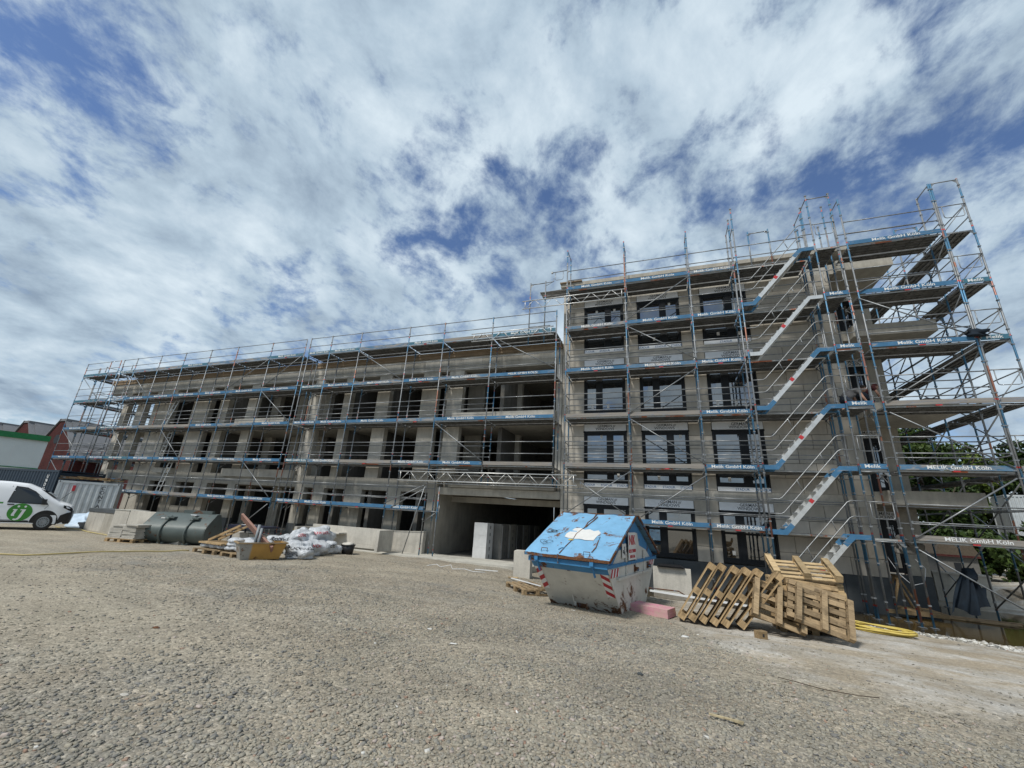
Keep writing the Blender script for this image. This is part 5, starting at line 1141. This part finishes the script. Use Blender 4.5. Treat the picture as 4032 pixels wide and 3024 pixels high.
# ------------------------------------------------------------------ containers
def container(label, loc, rz, L_, W_, H, mat, ribs, txt=None, txtmat='letter_white', txp=.8, name='shipping_container', cat='container'):
    T = thing(name, label, cat, loc, rz)
    b = MB(); st = L_/ribs; z0, z1 = .14, H-.12
    prof = []; x = .1
    n = ribs*4; pts = []
    for i in range(ribs):
        x0 = .1+(L_-.2)*i/ribs; w = (L_-.2)/ribs
        pts += [(x0, .0), (x0+w*.32, .0), (x0+w*.5, .036), (x0+w*.82, .036)]
    pts.append((L_-.1, 0))
    vs = [(a, c+.01, z0) for a, c in pts]+[(a, c+.01, z1) for a, c in pts]; m = len(pts)
    b.add(vs, [(i, i+1, i+1+m, i+m) for i in range(m-1)])
    b.box(.03, .06, z0, L_-.03, W_-.03, z1); b.build('corrugated_wall', mat, T)
    f = MB(); f.box(0, 0, 0, .1, .1, H).box(L_-.1, 0, 0, L_, .1, H).box(0, W_-.1, 0, .1, W_, H).box(L_-.1, W_-.1, 0, L_, W_, H).box(.1, 0, 0, L_-.1, .1, .139).box(.1, 0, H-.119, L_-.1, .1, H).box(.1, .1, H-.06, L_-.1, W_-.1, H-.005); f.build('frame', mat, T)
    for x in (-.005, L_-.145):
        for z in (-.005, H-.115): put('corner_casting', cached('cc'+mat, lambda: MB().box(0, -.006, 0, .15, .12, .12).box(.05, -.008, .03, .10, -.005, .09, 1).mesh('corner_casting', [mat, 'black_plastic'])), T, (x, 0, z))
    if txt:
        for i, ch in enumerate(txt): letters(ch, .26, txtmat, T, (L_*txp, .004, H*.86-i*.24), name='lettering')
    return T
container('dark navy shipping container with a vertical row of white letters behind the van', (-40.1, 13.75, -.2), R(5), 6.06, 2.4, 2.78, 'container_blue', 22, 'UNDUIT', txp=.86)
container('short white corrugated storage container with planks on its roof', (-30.75, 13.0, -.24), R(58), 2.5, 1.9, 2.22, 'container_white', 9, 'CONTAIN', 'letter_grey', .74)
T = thing('timber_pile', 'messy pile of boards and brush on the roof of the white container', 'timber pile', (-30.6, 13.8, 2.02), R(50))
for i in range(16): a = random.uniform(-.5, .5); x = random.uniform(-.9, .3); MB().beam((x, random.uniform(-.3, .5), .06+.03*(i % 6)), (x+1.5*math.cos(a), .3+1.3*math.sin(a), .08+.04*(i % 5)), .1, .04).build('plank', random.choice(['pallet_grey', 'pallet_wood', 'skip_edge']), T)
T = thing('lamp_box', 'small red box with a cable on the wall of the white container', 'box', (-30.35, 13.5, 1.45), R(58)); MB().box(0, -.08, 0, .12, -.01, .3).build('box', 'letter_red', T); MB().tube([(.06, -.05, 0), (-.3, -.05, -.5), (-.8, -.06, -.75)], .012, 5).build('cable', 'black_plastic', T)
# ------------------------------------------------------------------ site office (white panels, green edge)
T = thing('office_building', 'white panelled site office with a green roof edge at the far left', 'building', (-59.7, 12.2, -.3), R(74))
MB().box(0, 0, 0, 10.4, 7, 6.6).build('wall', 'office_white', T); MB().box(-.2, -.22, 6.1, 10.45, 7.2, 6.62).build('roof_edge', 'green_trim', T); MB().box(-.1, -.05, 3.42, 10.42, -.003, 3.5).build('edge_strip', 'green_trim', T)
for k in range(8): MB().box(1.3*k+.6, -.006, 3.52, 1.3*k+.615, -.001, 6.08).build('panel_joint', 'stack_wrap', T)
# ------------------------------------------------------------------ brick halls
BG = 'gabled red brick halls in the left background'
def hall(label, cx, y0, w_, he, hr, ln, top=1.3):
    T = thing('brick_hall', label, 'building', (cx, y0, -.3), R(0), BG)
    hw = w_/2
    MB().prism([(-hw, 0), (hw, 0), (hw, he), (top/2, hr), (-top/2, hr), (-hw, he)], 0, .4, 'y').build('gable_wall', 'red_brick', T)
    MB().box(-hw, .41, 0, -hw+.4, ln, he).box(hw-.4, .41, 0, hw, ln, he).build('side_wall', 'red_brick', T)
    rb_ = MB()
    rb_.prism([(hw+.3, he-.25), (top/2, hr+.04), (top/2, hr+.22), (hw+.45, he-.1)], .41, ln, 'y').prism([(-hw-.3, he-.25), (-hw-.45, he-.1), (-top/2, hr+.22), (-top/2, hr+.04)], .41, ln, 'y').box(-top/2-.1, -.1, hr+.01, top/2+.1, ln, hr+.28); rb_.build('roof', 'roof_grey', T)
    MB().prism([(hw+.02, he), (top/2, hr+.02), (top/2-.2, hr+.3), (hw+.25, he+.15)], -.15, .40, 'y').prism([(-hw-.02, he), (-hw-.25, he+.15), (-top/2+.2, hr+.3), (-top/2, hr+.02)], -.15, .4, 'y').build('gable_coping', 'roof_grey', T)
    MB().cyl((0, -.03, hr-2.2), .55, .1, 16, 'y').build('round_window', 'dark_frame', T)
    for x in (-hw*.5, hw*.5): MB().box(x-.5, -.04, 1.2, x+.5, .0, 3.6).build('window', 'dark_frame', T)
    return T
hall('nearest gabled brick hall, seen through the far scaffold', -68.6, 27.4, 9.5, 5.2, 9.6, 40)
hall('middle gabled brick hall above the green roof edge', -77.5, 27.6, 7.5, 6.0, 9.6, 40)
hall('leftmost gabled brick hall, only its peak above the green roof edge', -85.4, 27.6, 7.5, 6.0, 9.6, 40)
T = thing('brick_building', 'long low red brick building with grey roof behind the far scaffold', 'building', (-63.8, 30, -.3)); MB().box(0, 0, 0, 24, 10, 5.2).build('wall', 'red_brick', T)
MB().prism([(-.4, 5.15), (24.4, 5.15), (23.2, 7.8), (1.2, 7.8)], -.2, 10.2, 'y').build('roof', 'roof_grey', T)
for k in range(8): MB().box(1.4+2.9*k, -.04, 1.3, 2.9+2.9*k, -.003, 3.8).build('window', 'dark_frame', T)

# ------------------------------------------------------------------ van
VAN = thing('van', 'white panel van with a round green ij logo on its front door', 'van', (-24.95, 10.55, g(-25, 11)-.0), R(64)); VAN.scale = (.87, 1, 1)
# local: +x forward, near side faces -y; x=0 at front axle, y=0 near side body face
def hwid(z): return 0 if z < 1.05 else .20*((z-1.05)/.9)**1.3
prof_top = [(-4.35, .45), (-4.33, 1.2), (-4.2, 1.80), (-4.0, 1.89), (-3.0, 1.92), (-1.6, 1.91), (-.95, 1.86), (-.45, 1.66), (.06, 1.33), (.34, 1.17), (.64, 1.09), (.80, 1.0), (.86, .82), (.88, .55), (.86, .36), (.74, .26)]
def topz(x):
    if x <= -4.35: return .45
    for (a, za), (b_, zb) in zip(prof_top[:-1], prof_top[1:]):
        if a <= x <= b_ and b_ > a: return za+(zb-za)*(x-a)/(b_-a)
    return .3
b = MB(); xs_ = sorted(set([p[0] for p in prof_top if p[0] < .93]+list(np.arange(-4.3, .9, .12)))); nsec = 11; W2 = 1.90
for x in xs_:
    zt = max(topz(x), .5); nose = max(0, (x-.35)/.58)**2*.22
    tail = max(0, (-4.2-x)/.15)*.05
    sec = []
    for f_ in (0, .12, .5, .8, 1.0):
        z = .26+(zt-.26)*f_ ; 
        if f_ == 1.0: z = zt-.10
        sec.append((nose+tail+hwid(z), z))
    full = [(y, z) for y, z in sec]+[(sec[-1][0]+.10, zt-.02), (W2/2, zt+.0), (W2-sec[-1][0]-.10, zt-.02)]+[(W2-y, z) for y, z in reversed(sec)]
    b.v += [(x, y, z) for y, z in full]
m = 13
for i in range(len(xs_)-1):
    for k in range(m-1): b.f.append([i*m+k, i*m+k+1, (i+1)*m+k+1, (i+1)*m+k][::-1]); b.mi.append(0); b.sm.append(True)
b.f.append(list(range(m))); b.mi.append(0); b.sm.append(False); b.f.append([(len(xs_)-1)*m+k for k in range(m)][::-1]); b.mi.append(0); b.sm.append(False)
b.build('body', 'van_paint', VAN)
def vside(n, poly, mat, off=.006, parent=VAN):
    vs = [(x, hwid(z)+(max(0, (x-.35)/.58)**2*.22)-off, z) for x, z in poly]
    q = MB(); q.add(vs, [list(range(len(vs)))]); return q.build(n, mat, parent)
vside('side_window', [(-1.35, 1.10), (-.10, 1.06), (-.20, 1.19), (-.62, 1.52), (-.92, 1.66), (-1.28, 1.70)], 'van_glass', .012)
vside('window_seal', [(-1.39, 1.07), (-.03, 1.03), (-.18, 1.22), (-.62, 1.56), (-.93, 1.70), (-1.31, 1.74)], 'black_plastic', .008)
for pts in ([(-1.42, .42), (-1.42, 1.74)], [(-.12, .85), (-.02, 1.03)], [(-1.42, .40), (-.52, .38)], [(-2.55, .42), (-2.55, 1.76)]):
    q = MB(); P_ = [(x, hwid(z)-.004, z) for x, z in pts]; q.beam(P_[0], P_[1], .008, .012); q.build('door_gap', 'black_plastic', VAN)
vside('wheel_arch', [(.47*math.cos(a), .34+.47*math.sin(a)) for a in np.linspace(-.25, math.pi+.1, 18)], 'black_rubber', .003)
vside('front_bumper', [(.40, .27), (.46, .42), (.50, .62), (.70, .73), (.82, .76), (.875, .70), (.88, .40), (.80, .27)], 'black_plastic', .02)
MB().prism([(.70, .26), (.88, .30), (.91, .55), (.88, .78), (.82, .80), (.80, .5)], .12, W2-.12, 'y').build('front_bumper', 'black_plastic', VAN)
vside('headlight', [(.52, .93), (.80, .80), (.88, .78), (.86, .90), (.72, 1.0), (.50, 1.04)], 'dark_frame', .014)
vside('sill_strip', [(-4.2, .30), (-.48, .30), (-.48, .37), (-4.2, .37)], 'black_plastic', .01)
MB().box(-1.36, -.03, .98, -1.14, .0, 1.02).build('door_handle', 'black_plastic', VAN)
MB().box(-.28, -.22, 1.05, -.12, -.03, 1.26).box(-.2, -.05, 1.07, -.14, .04, 1.12).build('mirror', 'black_plastic', VAN)
MB().add([(-.50, .22, 1.63), (.12, .14, 1.34), (.12, W2-.14, 1.34), (-.5, W2-.22, 1.63)], [(0, 1, 2, 3)]).build('windscreen', 'van_glass', VAN).location = (.02, 0, .03)
lg = MB(); lg.add([(-.87+.40*math.cos(a), -.012, .70+.35*math.sin(a)) for a in np.linspace(0, 2*math.pi, 33)[:-1]], [list(range(32))]); LG = lg.build('logo_disc', 'van_green', VAN)
L2 = MB()
for x in (-1.02, -.80): L2.cyl((x+.05, -.018, .93), .042, .004, 14, 'y')
L2.prism([(-1.06, .82), (-.97, .82), (-1.02, .60), (-1.0, .55), (-1.10, .55), (-1.12, .60)][::-1], -.018, -.014, 'y').prism([(-1.11, .82), (-1.0, .82), (-1.0, .78), (-1.12, .78)][::-1], -.0195, -.0185, 'y')
L2.prism([(-.80, .82), (-.70, .82), (-.78, .50), (-.84, .41), (-.95, .38), (-1.02, .40), (-1.0, .45), (-.92, .44), (-.88, .49)][::-1], -.018, -.014, 'y').prism([(-.87, .82), (-.76, .82), (-.76, .78), (-.88, .78)][::-1], -.0195, -.0185, 'y')
L2.build('logo_letters', 'white_paint', LG)
vside('green_strip', [(-3.6, 1.02), (-1.5, 1.02), (-1.5, 1.08), (-3.6, 1.08)], 'van_green', .012)
for (x, y) in ((0, .085), (-3.2, .085), (0, 1.80), (-3.2, 1.80)):
    W = MB().tube([(x, y-.10, .33), (x, y-.07, .33), (x, y+.09, .33), (x, y+.11, .33)], [.30, .335, .335, .30], 28); wo_ = W.build('wheel', 'black_rubber', VAN)
    if y < 1:
        MB().cyl((x, y-.112, .33), .215, .02, 24, 'y').build('rim', 'pipe_grey', wo_); MB().cyl((x, y-.118, .33), .07, .02, 14, 'y').build('hub', 'galvanised', wo_)
        for k in range(14): a = k*math.tau/14; MB().box(-.015, -.118, .13, .015, -.112, .17).build('rim_slot', 'black_plastic', wo_, (x, y, .33), (0, a, 0))
# ------------------------------------------------------------------ right background
T = thing('house', 'low grey house with a dark roof and one window behind the right scaffold', 'house', (14.1, 31.0, -.6), R(-6)); T.scale = (.27, .4, .42); MB().box(0, 0, 0, 6, 5, 3.4).build('wall', 'dark_interior', T); MB().prism([(-.4, 3.4), (6.4, 3.4), (5.2, 5.2), (.8, 5.2)], -.4, 5.4, 'y').build('roof', 'bark', T)
wi = MB().box(2.3, -.05, 1.2, 3.4, .0, 2.5).build('window', 'dark_frame', T); MB().box(-.4, -.45, 3.2, 6.4, -.405, 3.45).build('fascia', 'red_brick', T)
conc('retaining_wall', 'low pale capped concrete wall beyond the puddle', 'wall', [('wall_body', (0, 0, 0, 1.6, .3, 1.1)), ('coping', (-.03, -.04, 1.103, 1.63, .34, 1.17))], (9.75, 22.0, -.75), R(-6), 'concrete')
container('pale blue sheet metal shed just inside the right edge', (20.7, 36.4, -.6), R(-10), 3, 2.2, 5.2, 'container_white', 16, name='metal_shed', cat='shed')
# gravel bank far right
lump_, _ = lump('gravel_bank', (15.5, 24.5, -.75), (3.6, 2.4, .75), 66, 'gravel_ground', None, (28, 12), .25); tag(lump_, kind='structure')
# trees
def tree(x, y, h, cr, seed, label, n=9000, mat='leaves_dark', trunk=True, group='trees behind the right scaffold', name='tree', low=.22, leaf=.17):
    rr = np.random.RandomState(seed); z0 = -.6
    T = thing(name, label, 'tree' if name == 'tree' else 'bush', (x, y, z0), 0, group)
    if trunk:
        b = MB(); b.tube([(0, 0, 0), (.1, .05, h*.3), (0, .1, h*.62)], [.22, .16, .07], 8)
        for k in range(6): a = k*1.05+seed; zz = h*(.25+.06*k); b.tube([(0, 0, zz), (cr*.45*math.cos(a), cr*.45*math.sin(a), zz+h*.14), (cr*.75*math.cos(a), cr*.75*math.sin(a), zz+h*.27)], [.09, .05, .02], 5)
        b.build('trunk', 'bark', T)
    nc = 46; c = rr.normal(0, 1, (nc, 3)); c /= np.linalg.norm(c, axis=1)[:, None]; c *= (rr.uniform(.35, 1, nc)**.5)[:, None]
    cz = h*(1+low)/2; hh = h*(1-low)/2
    c = c*np.array([cr, cr, hh])*.82+np.array([0, 0, cz]); cs = rr.uniform(.16, .34, nc)*cr; ct = rr.uniform(.15, .85, nc)
    k = rr.randint(0, nc, n); d = rr.normal(0, 1, (n, 3)); d /= np.linalg.norm(d, axis=1)[:, None]; p = c[k]+d*(cs[k]*rr.uniform(.35, 1.1, n)**.6)[:, None]*np.array([1, 1, .75])
    s_ = rr.uniform(.55, 1.3, n)*leaf; a = rr.normal(0, 1, (n, 3)); a /= np.linalg.norm(a, axis=1)[:, None]; bb = np.cross(a, rr.normal(0, 1, (n, 3))); bb /= np.linalg.norm(bb, axis=1)[:, None]
    V = np.stack([p-a*s_[:, None], p+bb*s_[:, None]*.55, p+a*s_[:, None], p-bb*s_[:, None]*.55], 1).reshape(-1, 3)
    me = bpy.data.meshes.new('crown'); me.vertices.add(4*n); me.vertices.foreach_set('co', V.ravel()); me.loops.add(4*n); me.loops.foreach_set('vertex_index', np.arange(4*n)); me.polygons.add(n); me.polygons.foreach_set('loop_start', np.arange(0, 4*n, 4)); me.update(calc_edges=True)
    at = me.attributes.new('tone', 'FLOAT', 'FACE'); at.data.foreach_set('value', np.clip(ct[k]+rr.normal(0, .22, n), 0, 1)); me.materials.append(MT[mat]); put('crown', me, T)
    return T
tl = [(17.0, 37, 10.6, 3.0, 'tallest bushy tree, directly above the balcony end'), (20.6, 41, 9.8, 3.0, 'broad tree with a ragged top, second from the balconies'), (23.4, 40, 9.6, 3.1, 'third tree from the balconies, top touching the scaffold deck'), (26.6, 40, 9.0, 3.2, 'pale green tree at the right edge of the picture'), (14.8, 40, 9.0, 3.0, 'tree mostly hidden behind the recessed pillar'), (30, 42, 9.5, 3.6, 'farthest right tree beyond the last scaffold post')]
for i, (x, y, h, cr, lab) in enumerate(tl): tree(x, y, h, cr, 5+i, lab, 15000, 'leaves_light' if i in (3, 1) else 'leaves_dark', low=.04)
for i, (x, y, h, cr, lab) in enumerate([(19.5, 33, 3.6, 2.4, 'dark bush left of the gravel path'), (23.6, 34, 4.2, 2.6, 'dense dark bush beside the sheet metal shed'), (17.2, 35.2, 3.5, 2.0, 'low dark bush under the tallest tree'), (27.5, 35, 4.4, 2.6, 'dark bush at the right picture edge')]): tree(x, y, h, cr, 40+i, lab, 8000, 'leaves_dark', False, 'bushes below the trees', 'bush', low=-.1)

# ------------------------------------------------------------------ at the right end of the scaffold
T = thing('tarpaulin', 'dark blue cloth hanging bunched from the lower right scaffold', 'cloth', (8.0, 16.3, -.2))
b = MB(); nu, nv = 18, 14
for j in range(nv+1):
    for i in range(nu+1):
        u, v = i/nu, j/nv; w_ = .12+.52*v; x = -.05-.25*v+(u-.3)*w_*1.5; z = 1.0-.95*v-.18*(1-u)*v*v+.1*math.sin(u*9)*v; y = .07*math.sin(u*22+v*4)*(.4+v)+.05*math.sin(u*9)
        b.v.append((x, y, z))
b.f = [[j*(nu+1)+i, j*(nu+1)+i+1, (j+1)*(nu+1)+i+1, (j+1)*(nu+1)+i] for j in range(nv) for i in range(nu)]; b.mi = [0]*len(b.f); b.sm = [True]*len(b.f); b.build('cloth', 'cloth_blue', T)
lump('knot', (.05, .0, .92), (.13, .1, .2), 3, 'cloth_blue', T, (12, 8), .4); MB().prism([(.0, .5), (.38, .62), (.32, .28), (.1, .35)], .09, .11, 'y').build('flap', 'cloth_blue', T)
T = thing('trestle', 'wooden A-shaped trestle standing in the puddle before the dark doorway', 'trestle', (6.95, 17.7, -.66))
for p, q in (((0, 0, 1.05), (-.35, -.1, 0)), ((0, 0, 1.05), (.42, -.15, 0)), ((0, .3, 1.05), (-.3, .5, 0)), ((0, .3, 1.05), (.45, .45, 0))): MB().beam(p, q, .06, .05).build('leg', 'pallet_wood', T)
MB().beam((0, -.1, 1.07), (0, .5, 1.07), .08, .05).build('top_rail', 'pallet_wood', T); MB().box(-.6, -.35, .10, .9, .7, .13).box(-.6, -.35, .02, .9, -.28, .098).build('plank_platform', 'pallet_wood', T)
T = thing('plank', 'loose planks floating at the edge of the puddle under the balcony', 'plank', (7.9, 17.9, -.69)); [MB().box(0, .16*k, 0, 1.6+.2*k, .12+.16*k, .035).build('board', 'pallet_grey', T, (0, 0, 0), (0, 0, R(-12+5*k))) for k in range(3)]
T = thing('plastic_sheet', 'pale crumpled plastic sheet bulging out of the ground floor doorway', 'plastic sheet', (6.9, 16.9, 1.2)); lump('sheet', (.1, .0, .1), (.30, .18, .24), 14, 'concrete_dark', T, (20, 14), .5)
tag(MB().tube([(6.5, 17.0, 1.0), (6.7, 16.9, .5), (6.9, 16.8, .25), (7.2, 16.8, .35), (7.3, 16.8, .75), (7.1, 16.8, 1.0)], .009, 6).build('cable', 'white_film'), 'white cable hanging in loops in front of the dark doorway', 'cable')
T = thing('wall_lamp', 'round dark lamp on the wall at the top left window', 'lamp', (-3.72, WY-.01, 11.45)); MB().tube([(0, 0, 0), (0, -.16, -.02)], .05, 8).build('arm', 'black_plastic', T); MB().tube([(0, -.2, .06), (0, -.2, -.02), (0, -.2, -.06)], [.10, .17, .12], 14).build('shade', 'black_plastic', T)
T = thing('cloth_bundle', 'dark blue bag tied to the outer right scaffold post', 'bag', (9.42, 15.62, 7.75)); lump('bag_body', (0, 0, 0), (.24, .14, .13), 22, 'cloth_blue', T, (14, 9), .5)
T = thing('rubber_mats', 'black bundles lying on the third deck left of the right scaffold run', 'bag', (9.1, 18.6, 5.9)); lump('bundle', (0, 0, 0), (.5, .4, .3), 23, 'black_plastic', T, (14, 9), .4)

# ------------------------------------------------------------------ people (skin modifier bodies)
def body(T, name, mat, pts, edges, rad, root=0, sub=2):
    me = bpy.data.meshes.new(name); me.from_pydata(pts, edges, []); me.materials.append(MT[mat]); o = put(name, me, T)
    sk_ = o.modifiers.new('skin', 'SKIN'); sk_.use_smooth_shade = True
    for i, r_ in enumerate(rad): me.skin_vertices[0].data[i].radius = (r_, r_) if not hasattr(r_, '__len__') else r_; me.skin_vertices[0].data[i].use_root = (i == root)
    s2 = o.modifiers.new('sub', 'SUBSURF'); s2.levels = sub; s2.render_levels = sub
    return o
def hand(T, p, d):
    p = Vector(p); d = Vector(d).normalized(); s_ = d.cross(Vector((0, 1, 0))).normalized(); b = MB()
    b.beam(p, p+d*.09, .035, .085)
    for k in range(4): q = p+d*.085+s_*(.032-.021*k); b.tube([q, q+d*(.035+.006*(k in (1, 2))), q+d*.06+Vector((0, -.02, -.01))], [.010, .009, .007], 6)
    b.tube([p+d*.02+s_*.04, p+d*.05+s_*.075, p+d*.08+s_*.08], [.012, .011, .008], 6); return b.build('hand', 'skin', T)
def worker(label, loc, rz, shirt, cap=False, s_=1):
    # kneeling, trunk bent forward over the deck: local +x is where he faces
    T = thing('person', label, 'person', loc, rz, rot=(0, 0, rz)); T.scale = (s_,)*3
    # skin: head, neck, arms, one continuous figure
    P_ = [(0, 0, .46), (.14, 0, .60), (.32, 0, .72), (.42, 0, .77), (.52, 0, .82), (.62, 0, .80),      # pelvis..spine, neck, head base, crown
          (.35, -.19, .72), (.42, -.24, .46), (.56, -.20, .24), (.35, .19, .72), (.45, .23, .46), (.60, .18, .24),
          (.02, -.11, .42), (.28, -.16, .14), (-.12, -.15, .08), (-.24, -.15, .06), (.02, .11, .42), (.26, .16, .14), (-.14, .15, .08), (-.26, .15, .06)]
    E_ = [(0, 1), (1, 2), (2, 3), (3, 4), (4, 5), (2, 6), (6, 7), (7, 8), (2, 9), (9, 10), (10, 11), (0, 12), (12, 13), (13, 14), (14, 15), (0, 16), (16, 17), (17, 18), (18, 19)]
    Rr = [.11, .10, .11, .05, .075, .065, .05, .045, .034, .06, .045, .034, .07, .05, .04, .03, .07, .05, .04, .03]
    body(T, 'body', 'skin', P_, E_, Rr)
    body(T, 'shirt', shirt, [P_[i] for i in (0, 1, 2)]+[(.38, 0, .755), P_[6], (.39, -.225, .57), P_[9], (.41, .215, .57)], [(0, 1), (1, 2), (2, 3), (2, 4), (4, 5), (2, 6), (6, 7)], [.17, .165, .17, .09, .09, .072, .09, .072])
    body(T, 'trousers', 'trousers', [P_[0]]+[P_[i] for i in (12, 13, 14, 16, 17, 18)]+[(.04, 0, .5)], [(0, 1), (1, 2), (2, 3), (0, 4), (4, 5), (5, 6), (0, 7)], [.15, .105, .08, .062, .105, .08, .062, .15])
    hd = MB(); vs = []
    for j in range(9):
        for i in range(14):
            th = math.pi*j/8; ph = 2*math.pi*i/14; vs.append((.60+.105*math.sin(th)*math.cos(ph), .082*math.sin(th)*math.sin(ph), .82+.115*math.cos(th)))
    hd.add(vs, [(j*14+i, (j+1)*14+i, (j+1)*14+(i+1) % 14, j*14+(i+1) % 14) for j in range(8) for i in range(14)], 0, True)
    hd.prism([(.69, .83), (.73, .80), (.69, .79)], -.015, .015, 'y').box(.60, -.092, .79, .63, -.08, .84).box(.60, .08, .79, .63, .092, .84)
    H = hd.build('head', 'skin', T)
    for y in (-.035, .035): MB().cyl((.688, y-.010, .835), .011, .02, 8, 'y').build('eye', 'hair', H)
    MB().box(.685, -.025, .765, .697, .025, .773).build('mouth', 'letter_red', H)
    hv = [(x+(x-.60)*.08-.008, y*1.08, z+(z-.82)*.08+.006) for x, y, z in vs[:14*5]]
    q = MB(); q.add(hv, [(j*14+i, (j+1)*14+i, (j+1)*14+(i+1) % 14, j*14+(i+1) % 14) for j in range(4) for i in range(14)], 0, True)
    if cap: q.box(.66, -.06, .84, .80, .06, .852)
    q.build('cap' if cap else 'hair', 'shirt_maroon' if cap else 'hair', T)
    hand(T, (.56, -.20, .25), (.35, .05, -.9)); hand(T, (.60, .18, .25), (.35, 0, -.9))
    for y in (-.15, .15): MB().box(-.36, y-.045, .0, -.20, y+.045, .09).build('shoe', 'black_rubber', T)
    return T
worker('person in a grey t-shirt kneeling and bent forward on the scaffold landing', (6.02, 16.55, ZD(2)+.06), R(8), 'shirt_grey', s_=1.05)
worker('person in a dark red top and cap crouching beside the grey shirted one', (6.95, 17.6, 6.02), R(20), 'shirt_maroon', True, .95)
T = thing('balustrade_board', 'dark flat tool lying on the edge board of the third deck', 'tool', (8.0, 16.0, ZD(2)+.24)); MB().prism([(-.35, 0), (.35, 0), (.2, .07), (-.1, .09)], -.1, .1, 'y').build('tool_body', 'black_plastic', T)
# render defaults
scn.render.engine = 'CYCLES'; scn.cycles.max_bounces = 6; scn.cycles.diffuse_bounces = 3; scn.cycles.glossy_bounces = 3
